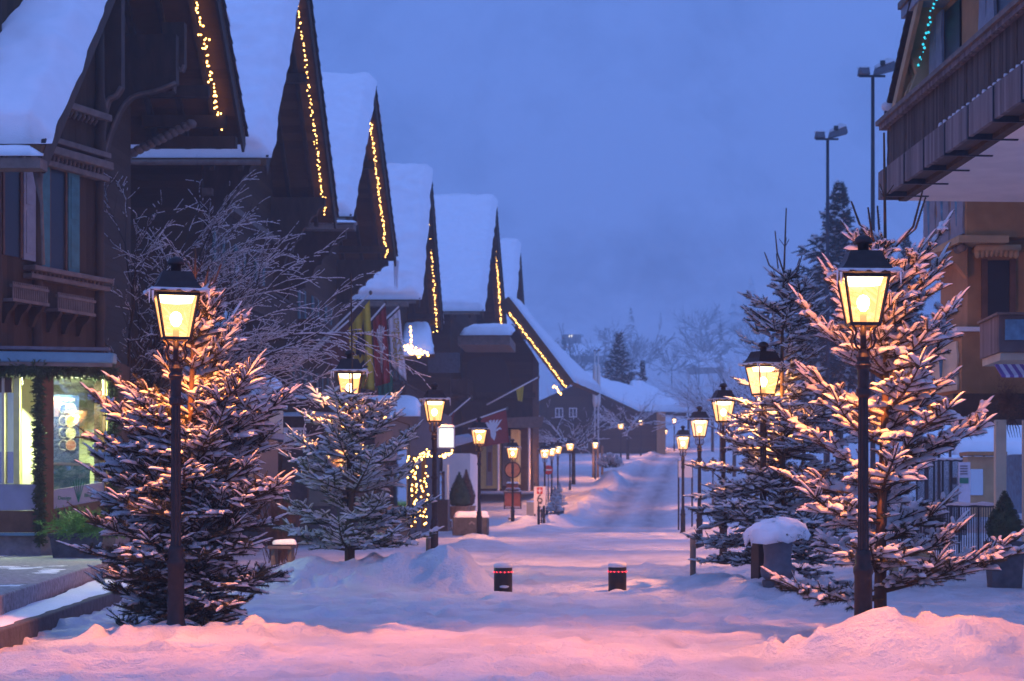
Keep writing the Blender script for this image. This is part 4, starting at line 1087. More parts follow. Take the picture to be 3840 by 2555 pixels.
# facade work on house 2
for (y, z) in ((61.8, 5.6), (64.4, 5.6), (67.2, 5.6), (70.2, 5.6), (62.5, 9.0), (66, 9.0), (69.6, 9.0)):
    window_wall(h2, -12.598, y, z, .9, 1.7 if z < 7 else 1.4)
rail_x(h2, -12.598, -11.6, 60.6, 71.8, 7.3, .95, 'timber')
for y in (60.4, 72.0): bracket(h2, -12.598, X0 - .2, y, 9.6, 12.3)
obj('string_course', MB().box(-12.598, -12.4, 60.1, 72.5, 4.25, 4.4), 'timber_grey', h2); obj('string_course', MB().box(-12.598, -12.3, 60.1, 72.5, 10.6, 10.8), 'timber_grey', h2)
# house 3 pent roof along the near eave, windows and balcony
for (y, z) in ((80.2, 5.8), (83.0, 5.8), (86.2, 5.8), (89.4, 5.8), (81.4, 9.2), (85.0, 9.2), (88.8, 9.2)):
    window_wall(h3, -12.998, y, z, .95, 1.8 if z < 7 else 1.4)
rail_x(h3, -12.998, -12.1, 79.4, 91.5, 7.6)
bracket(h3, -12.998, X0 - .2, 91.7, az(705, 92), az(600, 92), steps=5); bracket(h3, -12.998, X0 - .4, 79.0, 9.6, 12.0)
ev = MB().box(ax(672, 76.9), ax(818, 76.9), 76.4, 77.1, az(532, 77), az(519, 77))
obj('eave_board', ev, 'timber_grey', h3)
V, Fq = slab_snow([(ax(668, 76.3), 76.3, az(519, 77) + .01), (ax(820, 76.3), 76.3, az(519, 77) + .01), (ax(820, 77.2), 77.2, az(519, 77) + .03), (ax(668, 77.2), 77.2, az(519, 77) + .03)], .1, 40, 8, 31, .15, .03)
npobj('eave_snow', V, Fq, 'snow', h3, True)
# icicles at the far corner of house 3
ic = MB()
for k in range(12):
    x = ax(908 + 1.3 * (k % 6), 93.5); ic.tube([(x, 93.5 + .03 * k, 12.55), (x, 93.5 + .03 * k, 12.5 - g.random() * 1.1 - .3)], [.05, .006], 5)
obj('icicle', ic, 'snow_twig', h3)
# house 4 details
ev = MB().box(ax(762, 103.6), ax(940, 103.6), 103.2, 103.8, az(708, 104), az(698, 104)); obj('eave_board', ev, 'timber_grey', h4)
obj('sign_panel', MB().box(ax(985, 106), ax(1058, 106), 106.0, 106.2, az(858, 106), az(812, 106)), 'stone_dark', h4)
for y in (106.5, 109.5, 113): window_wall(h4, -12.398, y, 8.8, .9, 1.5); 
rail_x(h4, -12.398, -11.3, 105.5, 116, 6.4); bracket(h4, -12.398, X0 - .3, 116.2, 9.0, 11.4)
rail_x(h5, -10.198, -9.2, 121, 143, 7.6); bracket(h5, -10.198, -8.5, 143.0, 10.8, 13.3)
# snowy porch roof under house 5 gable
pr = MB().box(ax(1060, 114), ax(1178, 114), 112, 118, az(800, 114), az(780, 114)); o = obj('porch_roof', pr, 'timber_grey', h5)
V, Fq = slab_snow([(ax(1060, 112), 111.8, az(779, 114)), (ax(1178, 112), 111.8, az(779, 114)), (ax(1185, 118), 118, az(760, 118)), (ax(1075, 118), 118, az(760, 118))], .35, 40, 14, 41, .4, .1)
npobj('porch_snow', V, Fq, 'snow', o, True)
# ---------------------------------------------------------------- house 7: broad gable facing down the street
h7 = empty('chalet', at(1180, 1110, 126), 'broad dark chalet whose gable faces down the street, lights along its falling verge', 'house', 'snow roofed chalets in the row left of the street')
Y7 = 124.0
rz0, rz1 = at(1170, 683, Y7), at(1320, 880, Y7)
sl = (rz1 - rz0)
wall7 = [at(1062, 1130, Y7 + 2), at(1226, 1130, Y7 + 2), at(1226, 812, Y7 + 2), at(1180, 745, Y7 + 2), at(1062, 800, Y7 + 2)]
obj('wall', MB().prism(wall7, (0, 10, 0)), 'logs', h7)
up7 = np.array([.8, 0, .6])
obj('roof', MB().hexa([rz0 - up7 * .25, rz1 - up7 * .25, rz1 - up7 * .25 + [1.5, 14, 0], rz0 - up7 * .25 + [0, 14, 0], rz0, rz1, rz1 + [1.5, 14, 0], rz0 + [0, 14, 0]]), 'boards_soffit', h7)
obj('barge_board', MB().beam(rz0 - up7 * .5 - [0, .05, 0], rz1 - up7 * .5 - [0, .05, 0], .1, .5), 'timber', h7)
V, Fq = slab_snow([rz0 + up7 * .02, rz1 + up7 * .02, rz1 + [1.5, 14, 0] + up7 * .02, rz0 + [0, 14, 0] + up7 * .02], .35, 40, 16, 51, .4, .08)
npobj('roof_snow', V, Fq, 'snow', h7, True)
light_string('fairy lights sloping down the verge of the broad gable that faces down the street', [rz0 + sl * .12 - up7 * .55 - [0, .2, 0], rz1 - up7 * .55 - [0, .2, 0]], 98, .026, seed=7, jit=.03)
light_string('short scrap of fairy lights on the porch right below the broad falling verge', [at(1274, 885, 130), at(1292, 908, 130)], 14, .05, seed=17, jit=.04)
# arched loggia, balcony, ground floor
ar = [at(1075, 905, Y7 + 1.9)] + [at(1075 + 90 * (.5 - .5 * math.cos(t)), 835 - 20 * math.sin(t) if False else 838 - 18 * math.sin(t), Y7 + 1.9) for t in np.linspace(0, PI, 9)] + [at(1182, 905, Y7 + 1.9)]
obj('loggia', MB().prism(ar, (0, .08, 0)), 'dark_opening', h7)  # flat near-black plate, the recess's shade put into its colour
obj('beam', MB().box(ax(1085, Y7), ax(1180, Y7), Y7 + 1.7, Y7 + 1.99, az(806, Y7), az(796, Y7)).box(ax(1062, Y7), ax(1230, Y7), Y7 + 1.7, Y7 + 1.99, az(912, Y7), az(900, Y7)), 'timber', h7)
bl = MB().box(ax(1060, Y7), ax(1225, Y7), Y7 + .4, Y7 + 1.99, az(985, Y7), az(975, Y7)); bo = obj('balcony', bl, 'timber', h7)
r = MB().box(ax(1060, Y7), ax(1225, Y7), Y7 + .3, Y7 + .42, az(930, Y7), az(926, Y7))
for px in np.arange(1062, 1224, 5): r.box(ax(px, Y7), ax(px + 3.4, Y7), Y7 + .34, Y7 + .38, az(973, Y7), az(931, Y7))
obj('railing', r, 'timber', bo)
obj('ground_floor', MB().box(ax(1100, Y7), ax(1150, Y7), Y7 + 1.5, Y7 + 1.99, az(1125, Y7), az(1000, Y7)).box(ax(1178, Y7), ax(1195, Y7), Y7 - 1, Y7 + 1.99, az(1115, Y7), az(990, Y7)), 'yellow_wall', h7)
obj('doorway', MB().box(ax(1116, Y7), ax(1130, Y7), Y7 + 1.45, Y7 + 1.49, az(1118, Y7), az(1010, Y7)).box(ax(1153, Y7), ax(1176, Y7), Y7 + 1.4, Y7 + 1.9, az(1118, Y7), az(1002, Y7)), 'shutter_grey', h7)
obj('poster_frame', MB().box(ax(1119, Y7), ax(1127, Y7), Y7 + 1.41, Y7 + 1.448, az(1085, Y7), az(1040, Y7)), 'red_wood', h7)
cnp = MB().hexa([at(1165, 985, Y7 - 2), at(1246, 985, Y7 - 2), at(1246, 985, Y7 + 2), at(1165, 985, Y7 + 2), at(1160, 962, Y7 - 2), at(1253, 958, Y7 - 2), at(1253, 958, Y7 + 2), at(1160, 962, Y7 + 2)])
cp = obj('canopy', cnp, 'timber_grey', h7)
for px in (1147, 1218): obj('canopy_post', MB().tube([at(px, 1130, Y7 - 1.8), at(px, 985, Y7 - 1.8)], .08, 8), 'white_paint', cp)
# ---------------------------------------------------------------- long roofed house at the end
h8 = empty('long_house', at(1400, 1060, 205), 'long dark house with a wide sloping white roof at the far end of the street', 'house')
Y8 = 205.0
obj('wall', MB().prism([at(1236, 1085, Y8), at(1520, 1075, Y8), at(1520, 950, Y8), at(1470, 947, Y8), at(1325, 885, Y8), at(1236, 925, Y8)], (0, 9, 0)), 'logs', h8)
E = [at(1308, 872, Y8 - 1.5), at(1470, 948, Y8 - 1.5), at(1580, 950, Y8 + 3), at(1505, 898, Y8 + 10), at(1318, 858, Y8 + 8)]
c1 = [E[0], E[1], E[2], E[3], E[4]]
rb = MB().prism(c1, (0, .3, -.35)); obj('roof', rb, 'timber', h8)
V, Fq = slab_snow([E[0] + [0, 0, .05], E[1] + [0, 0, .05], E[3] * .35 + E[2] * .65 + [0, 0, .1], E[4] + [0, 0, .05]], .45, 50, 20, 61, .6, .1); npobj('roof_snow', V, Fq, 'snow', h8, True)
V, Fq = slab_snow([E[1] + [-.1, 0, .04], E[2] + [0, 0, .04], E[3] + [0, 0, .06], E[4] * .3 + E[3] * .7 + [0, 0, .05]], .5, 40, 20, 62, .6, .1); npobj('roof_snow', V, Fq, 'snow', h8, True)
obj('chimney', MB().box(ax(1357, 211), ax(1371, 211), 210.5, 211.3, az(905, 211), az(882, 211)) if False else MB().box(ax(1404, 212), ax(1413, 212), 211.6, 212.4, az(900, 212), az(868, 212)), 'stone_dark', h8)
for (px, py, w, hh) in ((1287, 950, 18, 22), (1319, 950, 18, 22), (1297, 1020, 16, 24), (1265, 1018, 16, 24), (1345, 1020, 16, 22)):
    y = Y8 - .06; x0, x1 = ax(px - w / 2, y), ax(px + w / 2, y); z0, z1 = az(py + hh / 2, y), az(py - hh / 2, y); xm = (x0 + x1) / 2
    f = MB(); t = .09
    f.box(x0, x1, y - .06, y, z0, z0 + t).box(x0, x1, y - .06, y, z1 - t, z1).box(x0, x0 + t, y - .06, y, z0 + t, z1 - t).box(x1 - t, x1, y - .06, y, z0 + t, z1 - t).box(xm - t / 2, xm + t / 2, y - .06, y, z0 + t, z1 - t)
    wn = obj('window', f, 'white_paint', h8); obj('pane', MB().box(x0 + t, x1 - t, y - .02, y - .005, z0 + t, z1 - t), 'dark_opening', wn)
obj('corner_pillar', MB().box(ax(1512, 203), ax(1532, 203), 203, 204.5, az(1075, 203), az(948, 203)), 'ochre', h8)
# ================================================================ RIGHT CHALET
hr = empty('chalet', (7.5, 34, 0), 'ochre chalet on the right with a weathered wooden balcony, white soffit and painted shutters', 'house')
vd = np.array([-.082, 1.0]); vn = np.array([-1.0, -.082]); vn /= np.linalg.norm(vn)   # along the street, towards the street
def rp_(x, y, t, o=0.0): return (x + vd[0] * t + vn[0] * o, y + vd[1] * t + vn[1] * o)
BX, BY = ax(2050, 36), 36.0                                                   # far corner of the balcony
def rbox(t0, t1, o0, o1, z0, z1, m, name, par=hr, bevel=0, z0b=None, z1b=None):
    a, b, c, d = rp_(BX, BY, t0, o0), rp_(BX, BY, t1, o0), rp_(BX, BY, t1, o1), rp_(BX, BY, t0, o1)
    return obj(name, MB().hexa([(*a, z0), (*b, z0), (*c, z0), (*d, z0), (*a, z1), (*b, z1), (*c, z1), (*d, z1)]), m, par, bevel=bevel)
zf0, zf1, zr0, zr1 = az(455, 36), az(392, 36), az(398, 36), az(287, 36)
bal = rbox(-16, .25, -1.2, .1, zf0 + .05, zf0 + .25, 'boards_grey', 'balcony')
# weathered fascia in four boards with dark joints
for k, t in enumerate(np.arange(-16, .2, 1.42)):
    rbox(t + .02, min(t + 1.40, .28), .101, .165, zf0 + .0, zf1, 'weathered', 'fascia_board', bal)
    rbox(t - .045, t + .015, -.6, .18, zf0 - .04, zf1 - .02, 'iron_blue', 'iron_strap', bal)
rbox(.255, .31, -1.2, .16, zf0 + .0, zf1, 'weathered', 'fascia_board', bal)
# carved board railing: boards with wavy outline between posts
rl = MB()
for k in range(11):
    t1 = -.25 - 1.36 * k; n = 6
    for j in range(n):
        ta = t1 - 1.2 * j / n - .02; tb = ta - 1.2 / n + .015
        bul = .03 * math.sin(j * 2.1 + k)
        a, b, c, d = rp_(BX, BY, tb, .06), rp_(BX, BY, ta, .06), rp_(BX, BY, ta, .085), rp_(BX, BY, tb, .085)
        rl.hexa([(*a, zf1), (*b, zf1), (*c, zf1), (*d, zf1), (*a, zr1 - .1), (*b, zr1 - .1), (*c, zr1 - .1), (*d, zr1 - .1)])
ro = obj('railing', rl, 'boards_rail', bal)
for k in range(12):
    t1 = -.14 - 1.36 * k
    pr_ = [(.0, .14), (.25, .20), (.5, .10), (.72, .17), (1, .12)]
    P = []
    for sgn in (1, -1):
        for u_, w_ in (pr_ if sgn == 1 else pr_[::-1]):
            q = rp_(BX, BY, t1 + sgn * w_ / 2, .03); P.append((q[0], q[1], zf1 + u_ * (zr1 - zf1 - .1)))
    obj('railing_post', MB().prism(P, (vn[0] * .05, vn[1] * .05, 0)), 'timber', ro)
rbox(-16, .06, -.05, .2, zr1 - .1, zr1 - .02, 'weathered', 'hand_rail', ro)
rbox(-16, .10, -.09, .26, zr1 - .02, zr1 + .06, 'timber_grey', 'rail_cap', ro)
sp = MB()
for k in range(70):
    q = rp_(BX, BY, -.1 - .2 * k, .17); sp.cbox((q[0], q[1], zr1 - .08), .03, .12, .08, 0)
obj('bead_moulding', sp, 'timber_grey', ro)
ic = MB(); g = np.random.default_rng(8)
for k in range(34):
    q = rp_(BX, BY, -4.2 - .29 * k - .1 * g.random(), .13); ic.blob((q[0], q[1], zf1 + .02), .04, .035, .025 + .03 * g.random(), 7, 4, .2, k)
obj('balcony_snow', ic, 'snow_twig', bal, True)
# white soffit and joists
rbox(-18, .22, -6.5, -.35, zf0 - .02, zf0 + .045, 'white_plaster', 'soffit')
rbox(-18, .24, -.35, -.2, zf0 - .03, zf0 + .045, 'timber', 'edge_beam')
# upper facade behind the balcony
uw = rbox(-14, .6, -8, -.65, zf0 + .06, 15.5, 'ochre', 'upper_wall')
for k, t in enumerate((-1.55, -4.9)):
    w = rbox(t - 1.0, t, -.648, -.61, 8.35, 9.9, 'dark_opening', 'window', uw)
    for e0, e1 in ((.03, .45), (.5, .92)):
        P = []
        for sgn in (1, -1):
            rng_ = np.linspace(0, 1, 9) if sgn == 1 else np.linspace(1, 0, 9)
            for u_ in rng_:
                tt = t + (e0 if sgn == -1 else e1) + .03 * math.sin(u_ * 14 + k) * (sgn)
                q = rp_(BX, BY, tt, -.605); P.append((q[0], q[1], 8.2 + 1.75 * u_))
        obj('shutter', MB().prism(P, (vn[0] * .05, vn[1] * .05, 0)), 'shutter_grey', w)
    rbox(t - 1.3, t + 1.15, -.649, -.1, 10.05, 10.22, 'shutter_grey', 'window_hood', w)
    rbox(t - 1.35, t + 1.2, -.649, -.05, 10.222, 10.34, 'timber_grey', 'window_cornice', w)
obj('brace', MB().beam((*rp_(BX, BY, -4.2, -.6), 10.6), (*rp_(BX, BY, -9.5, -.1), 10.0), .2, .26), 'timber_grey', uw)
for t in (.0, -.35):
    P = [(*rp_(BX, BY, t, -.64), 8.2), (*rp_(BX, BY, t, -.40), 8.4), (*rp_(BX, BY, t, -.28), 8.8), (*rp_(BX, BY, t, -.40), 9.1), (*rp_(BX, BY, t, -.25), 9.5), (*rp_(BX, BY, t, -.64), 9.6)]
    obj('bracket', MB().prism(P, (vd[0] * .15, vd[1] * .15, 0)), 'ochre_light', uw)
# gable roof above: its far eave ends over the balcony corner
e0 = np.array(at(2053, 243, 37.2)); e1 = np.array(at(2113, -20, 34.6)); dr = (e1 - e0) / np.linalg.norm(e1 - e0); ext = e0 + dr * 11
roof = obj('roof', MB().hexa([e0 - [0, 0, .16], ext - [0, 0, .16], ext + [6, .5, -.16], e0 + [6, .5, -.16], e0, ext, ext + [6, .5, 0], e0 + [6, .5, 0]]), 'ochre_light', hr)
obj('barge_board', MB().hexa([e0 + [-.04, 0, -.42], ext + [-.04, 0, -.42], ext + [.04, 0, -.42], e0 + [.04, 0, -.42], e0 + [-.04, 0, -.165], ext + [-.04, 0, -.165], ext + [.04, 0, -.165], e0 + [.04, 0, -.165]]), 'ochre_light', roof)
tl = MB()
for k in range(34):
    a = e0 + dr * (.32 * k); b = e0 + dr * (.32 * k + .31); tl.hexa([a + [-.10, 0, .003], b + [-.10, 0, .003], b + [.2, 0, .003], a + [.2, 0, .003], a + [-.10, 0, .09], b + [-.10, 0, .05], b + [.2, 0, .05], a + [.2, 0, .09]])
obj('tile_edge', tl, 'tiles', roof)
V, Fq = slab_snow([e0 + [6, .5, .06], e0 + [.12, 0, .06], ext + [.12, 0, .06], ext + [6, .5, .06]], .3, 24, 40, 71, .35, .06); npobj('roof_snow', V, Fq, 'snow', roof, True)
obj('gutter', MB().tube([e0 + [-.12, .12, -.1], e0 + [6, .5, -.1]], .07, 8), 'iron', roof, True)
obj('gutter_snow', MB().blob(e0 + [-.02, .12, 0], .18, .2, .1, 9, 5, .15, 3), 'snow_twig', roof, True)
light_string('single line of turquoise fairy lights under the verge of the right hand chalet', [e0 + dr * .3 + [.22, -.1, -.42], e0 + dr * 5 + [.22, -.1, -.42]], 48, .022, 'string_bulb_teal', 21, .015, group=None)
# rear wing: bay with painted shutters, brown wall, window
W_ = empty('chalet_wing', at(2240, 1300, 41), 'brown rear wing with a painted bay, dark window and white posts', 'house')
cX, cY = ax(2225, 40.0), 40.0
zb_ = az(545, 40)
def wpt(t, o): return (cX + vd[0] * t + vn[0] * o, cY + vd[1] * t + vn[1] * o)
bay_ = obj('bay', MB().prism([(*wpt(0, 0), zb_), (*wpt(3.7, 0), zb_), (*wpt(3.7, -1.6), zb_), (*wpt(0, -4), zb_)], (0, 0, 4.5)), 'ochre', W_)
for k in range(3):
    P = []
    for sgn in (1, -1):
        for u_ in (np.linspace(0, 1, 12) if sgn == 1 else np.linspace(1, 0, 12)):
            tt = .15 + 1.18 * k + (1.0 if sgn == 1 else 0) + .035 * math.sin(u_ * 16 + 2) * sgn
            q = wpt(tt, .003); P.append((q[0], q[1], zb_ + .08 + 1.3 * u_))
    s_ = obj('painted_shutter', MB().prism(P, (vn[0] * .04, vn[1] * .04, 0)), 'shutter_grey', bay_)
    q = wpt(.65 + 1.18 * k, .044); obj('flower_motif', MB().tube([(q[0], q[1], zb_ + .3), (q[0], q[1], zb_ + 1.2)], [.01, .06], 6), 'blue_panel', s_)
    q2 = [wpt(.3 + 1.18 * k, .05), wpt(.95 + 1.18 * k, .05)]
obj('bay_sill', MB().hexa([(*wpt(-.25, .22), zb_ - .14), (*wpt(3.8, .22), zb_ - .14), (*wpt(3.8, -.5), zb_ - .14), (*wpt(-.25, -.8), zb_ - .14), (*wpt(-.25, .22), zb_ - .003), (*wpt(3.8, .22), zb_ - .003), (*wpt(3.8, -.5), zb_ - .003), (*wpt(-.25, -.8), zb_ - .003)]), 'ochre_light', bay_)
sc = MB()
for k in range(12):
    q = wpt(.0 + .3 * k, .1); sc.blob((q[0], q[1], zb_ - .22), .1, .14, .09, 8, 5, 0, k)
obj('scalloped_trim', sc, 'timber_grey', bay_, True)
P = [(ax(2140, 40.3), 40.3, az(590, 40.3)), (ax(2170, 40.3), 40.3, az(612, 40.3)), (ax(2190, 40.3), 40.3, az(598, 40.3)), (ax(2205, 40.3), 40.3, az(612, 40.3)), (ax(2226, 40.3), 40.3, az(640, 40.3)), (ax(2226, 40.3), 40.3, zb_ - .15), (ax(2140, 40.3), 40.3, zb_ - .3)]
obj('bay_bracket', MB().prism(P, (0, .3, 0)), 'ochre', bay_)
# camera-facing brown wall with dark window and hood
ww = obj('wall', MB().box(ax(2227, 40.6), 16, 40.6, 44, az(757, 40.6), zb_ + 4.4), 'ochre', W_)
def fr_box(px0, px1, py0, py1, y0, y1, m, name, par, bevel=0): return obj(name, MB().box(ax(px0, y1), ax(px1, y1), y0, y1, az(py1, y1), az(py0, y1)), m, par, bevel=bevel)
wn = fr_box(2272, 2322, 600, 750, 40.55, 40.597, 'dark_opening', 'window', ww)
fr_box(2258, 2271.5, 598, 752, 40.5, 40.597, 'red_wood', 'shutter', wn); fr_box(2322.5, 2336, 598, 752, 40.5, 40.597, 'red_wood', 'shutter', wn)
hd = MB()
for k in range(9):
    x = ax(2250 + 11 * k, 40.2); hd.blob((x, 40.2, az(582 - 4 * math.sin(k * .4), 40.2)), .07, .12, .12, 8, 5, 0, k)
hd.box(ax(2244, 40.2), ax(2346, 40.2), 40.0, 40.597, az(578, 40.2), az(566, 40.2))
obj('window_hood', hd, 'ochre_light', wn, True)
# parapet / terrace storey and its painted boards
tw_ = obj('terrace_wall', MB().prism([(*wpt(.4, .0), az(905, 40)), (*wpt(4.2, .35), az(905, 40)), (*wpt(4.2, -1.5), az(905, 40)), (*wpt(.4, -9), az(905, 40))], (0, 0, az(760, 40) - az(905, 40))), 'ochre', W_)
obj('terrace_cap', MB().prism([(*wpt(.3, .12), az(760, 40) + .003), (*wpt(4.3, .47), az(760, 40) + .003), (*wpt(4.3, -1.6), az(760, 40) + .003), (*wpt(.3, -9), az(760, 40) + .003)], (0, 0, .09)), 'white_paint', W_)
for k in range(2):
    P = []
    for sgn in (1, -1):
        for u_ in (np.linspace(0, 1, 10) if sgn == 1 else np.linspace(1, 0, 10)):
            tt = .55 + 1.75 * k + (1.55 if sgn == 1 else 0) + .04 * math.sin(u_ * 12) * sgn
            q = wpt(tt, .01 + .35 * (tt - .4) / 3.8); P.append((q[0], q[1], az(895, 40) + 1.0 * u_))
    s_ = obj('painted_board', MB().prism(P, (vn[0] * .04, vn[1] * .04, 0)), 'cream', tw_)
    q = wpt(1.3 + 1.75 * k, .16 + .14 * k + .045); obj('flower_motif', MB().tube([(q[0], q[1], az(880, 40)), (q[0], q[1], az(815, 40))], [.01, .05], 6), 'blue_panel', s_)
ar_ = wpt(1.1, .16); obj('red_ornament', MB().prism([(ar_[0], ar_[1], az(770, 40)), (ar_[0] + .3, ar_[1] - .1, az(768, 40)), (ar_[0] + .25, ar_[1] - .1, az(782, 40)), (ar_[0] + .05, ar_[1], az(784, 40))], (-.05, -.05, 0)), 'red_print', tw_)
obj('dark_beam', MB().box(ax(2190, 39.8), 16, 39.6, 43, az(966, 39.8), az(907, 39.8)), 'timber', W_)
for px, w in ((2302, 25), (2360, 14), (2420, 20)):
    y = 38.6; x = ax(px, y); obj('white_post', MB().cbox((x, y, (az(967, y)) / 2 - .1), w * y / F, w * y / F, az(967, y) + .2), 'cream', W_, bevel=.015)
# little balcony with awning, right edge
lb = empty('small_balcony', at(2330, 800, 36.5), 'small worn balcony box with blue panels at the right edge above a striped awning', 'balcony')
y = 36.5; x0, x1 = ax(2294, y), 11.5
obj('box', MB().box(x0, x1, 36.3, 38.2, az(812, y), az(728, y)), 'weathered', lb, bevel=.01)
obj('blue_board', MB().box(ax(2308, y), x1 - .1, 36.25, 36.296, az(785, y), az(738, y)), 'blue_panel', lb)
obj('ledge', MB().box(x0 - .05, x1, 36.2, 38.2, az(728, y) + .003, az(722, y)), 'timber_grey', lb)
obj('foot_beam', MB().box(ax(2300, y), x1, 36.4, 38.2, az(830, y), az(812, y) - .003), 'cream', lb)
aw = empty('awning', at(2330, 850, 36), 'small mauve and white striped awning with a fringed edge, right edge of the square', 'awning')
for k in range(16):
    xa = ax(2296, 36) + .075 * k
    obj('stripe', MB().hexa([(xa, 35.6, az(872, 36)), (xa + .074, 35.6, az(872, 36)), (xa + .074, 36.3, az(838, 36)), (xa, 36.3, az(838, 36)), (xa, 35.6, az(870, 36) + .02), (xa + .074, 35.6, az(870, 36) + .02), (xa + .074, 36.3, az(836, 36)), (xa, 36.3, az(836, 36))]), 'stripe_cloth' if k % 2 else 'purple_print', aw)
hp = npobj('hanging_plant', *(lambda P0, P1: (needles(P0, P1, np.full(len(P0), .03), 14, .005, 6)[0], [needles(P0, P1, np.full(len(P0), .03), 14, .005, 6)[1]]))(
    np.array([ax(2325, 36), 36.2, az(920, 36)]) + g.normal(0, .08, (420, 3)), np.array([ax(2325, 36), 36.2, az(922, 36)]) + g.normal(0, 1, (420, 3)) * np.array([.16, .16, .2])), 'dry_leaf', loc=(ax(2325, 36), 36.2, az(880, 36)))
tag(hp, 'dark trailing plant hanging below the striped awning', 'hanging plant')
tw2 = MB()
for k in range(5): tw2.tube([at(2322 + 3 * k, 965, 36.2), at(2318 + 7 * k, 985, 36.2), at(2325 + 6 * k, 1008, 36.2)], [.012, .008, .003], 4)
obj('stem', tw2, 'bark_dark', hp)
# topiary on the right in a tall pot
def topiary(label, px, Y, pytop, pymid, pybase, wcone, wpot, m_pot, seed, mleaf='garland', group='clipped cone trees in tubs', pot='sq', base=None):
    x = ax(px, Y); zt_, zm, zb2 = az(pytop, Y), az(pymid, Y), az(pybase, Y)
    root = empty('topiary', (x, Y, zb2), label, 'potted tree', group)
    obj('pot', MB().lathe((x, Y, zb2 - .05), [(wpot * .42, 0), (wpot * .5, zm - zb2), (wpot * .53, zm - zb2 + .01), (wpot * .53, zm - zb2 + .06), (wpot * .44, zm - zb2 + .05)], 14, square=(pot == 'sq')), m_pot, root)
    gg = np.random.default_rng(seed); n = 900
    u_ = gg.random(n) ** .7; a = gg.random(n) * 2 * PI; rr = wcone / 2 * np.minimum(1, (1.06 - (1 - u_)) * 1.25) * np.sqrt(np.clip(1 - (u_ - .62).clip(0) ** 2 * 4, .3, 1))
    zz = zt_ - (zt_ - zm - .05) * u_
    P1 = np.stack([x + rr * np.cos(a), Y + rr * np.sin(a), zz], 1); P0 = P1 - np.stack([np.cos(a) * .09, np.sin(a) * .09, np.full(n, .04)], 1)
    V, T = needles(P0, P1, np.full(n, .03), 14, .006, seed)
    core = MB().lathe((x, Y, 0), [(.02, zt_ - .04)] + [(max(.02, wcone / 2 * min(1, (1.06 - (1 - q)) * 1.25) - .06), zt_ - (zt_ - zm - .05) * q) for q in (.2, .4, .6, .8, .95)] + [(.1, zm)], 12)
    cv = np.array(core.v); 
    npobj('crown', np.concatenate([V, cv]), [T, np.array([f for f in core.n if len(f) == 4]) + len(V)], mleaf, root)
    return root
topiary('clipped conical evergreen in a tall dark square pot at the right hand chalet', 2312, 33.5, 1128, 1248, 1346, .68, .58, 'stone_dark', 1)
topiary('green clipped cone tree in a round wooden tub left of the stone trough', 1057, 76, 1085, 1166, 1192, .95, .8, 'barrel', 2, pot='round')
topiary('golden clipped cone tree just behind the green one, in its own wooden tub', 1073, 80, 1080, 1165, 1190, .8, .75, 'barrel', 3, 'dry_leaf', pot='round')

# ================================================================ SQUARE: bollards, urn, posts
bol = empty('bollard', (0, 0, 0), 'x', 'bollard', 'rising bollards across the street')
obj('body', MB().lathe((0, 0, 0), [(.147, -.3), (.147, .28), (.147, .375), (.14, .385)], 28), 'iron', bol, True)
obj('light_ring', MB().lathe((0, 0, 0), [(.1485, .300), (.1495, .310), (.1485, .320)], 28), 'brick_red', bol, True)
for k in range(14):
    a = 2 * PI * k / 14; obj('led', MB().blob((.15 * math.cos(a), .15 * math.sin(a), .310), .010, .010, .010, 6, 4, 0), 'led_red', bol)
obj('snow', MB().lathe((0, 0, 0), [(.150, .38), (.152, .41), (.138, .44), (.10, .455), (.04, .462), (.005, .462)], 24), 'snow_twig', bol, True)
b2 = copy_tree(bol)
bol.location = (ax(1158, 31.8), 31.8, .0); b2.location = (ax(1421, 32.0), 32.0, .0); b2.rotation_euler.z = .8
bol['label'] = 'dark bollard with a red light ring and scuffed snow on its side, left of two'
obj('snow_patch', MB().blob((bol.location.x + .03, 31.8 - .146, .08), .07, .012, .022, 9, 5, .3, 2), 'snow_twig', bol, True)
b2['label'] = 'clean dark bollard with a red light ring, nearer the right hand spruces'
for (px, Y, pyt, pyb, r, lab, m) in ((986, 36, 1240, 1340, .045, 'short grey post in the snow at the edge of the slim open spruce', 'timber_grey'), (1595, 37, 1232, 1333, .055, 'short grey post in the snow left of the spruce behind the urn', 'timber_grey')):
    x = ax(px, Y); o = obj('post', MB().lathe((x, Y, 0), [(r, -.3), (r, az(pyt, Y)), (r * .6, az(pyt, Y) + .02)], 12), m, None, True, (x, Y, 0)); tag(o, lab, 'post', 'short posts bounding the square')
    obj('snow', MB().blob((x, Y, az(pyt, Y) + .01), r * 1.1, r * 1.1, .05, 9, 4, .1, 1, True), 'snow_twig', o, True)
ux, uy = ax(1790, 30.6), 30.6
ur = empty('urn', (ux, uy, .0), 'big dark stone urn with a fluted belly under a dome of snow', 'urn')
zt_ = az(1232, 30.6)
obj('body', MB().lathe((ux, uy, 0), [(.16, .16), (.15, .2), (.19, .24), (.255, .30), (.27, .38), (.25, .44), (.215, .48), (.21, .62), (.23, .80), (.27, zt_ - .03), (.285, zt_ - .02), (.285, zt_ + .02), (.24, zt_ + .02)], 40, flute=.035), 'lead', ur, True)
obj('foot', MB().cbox((ux - .15, uy, .08), .16, .3, .3).cbox((ux + .15, uy, .08), .16, .3, .3), 'stone_dark', ur, bevel=.01)
dm = MB(); gg = np.random.default_rng(2); n = 26; m_ = 8; V = []; 
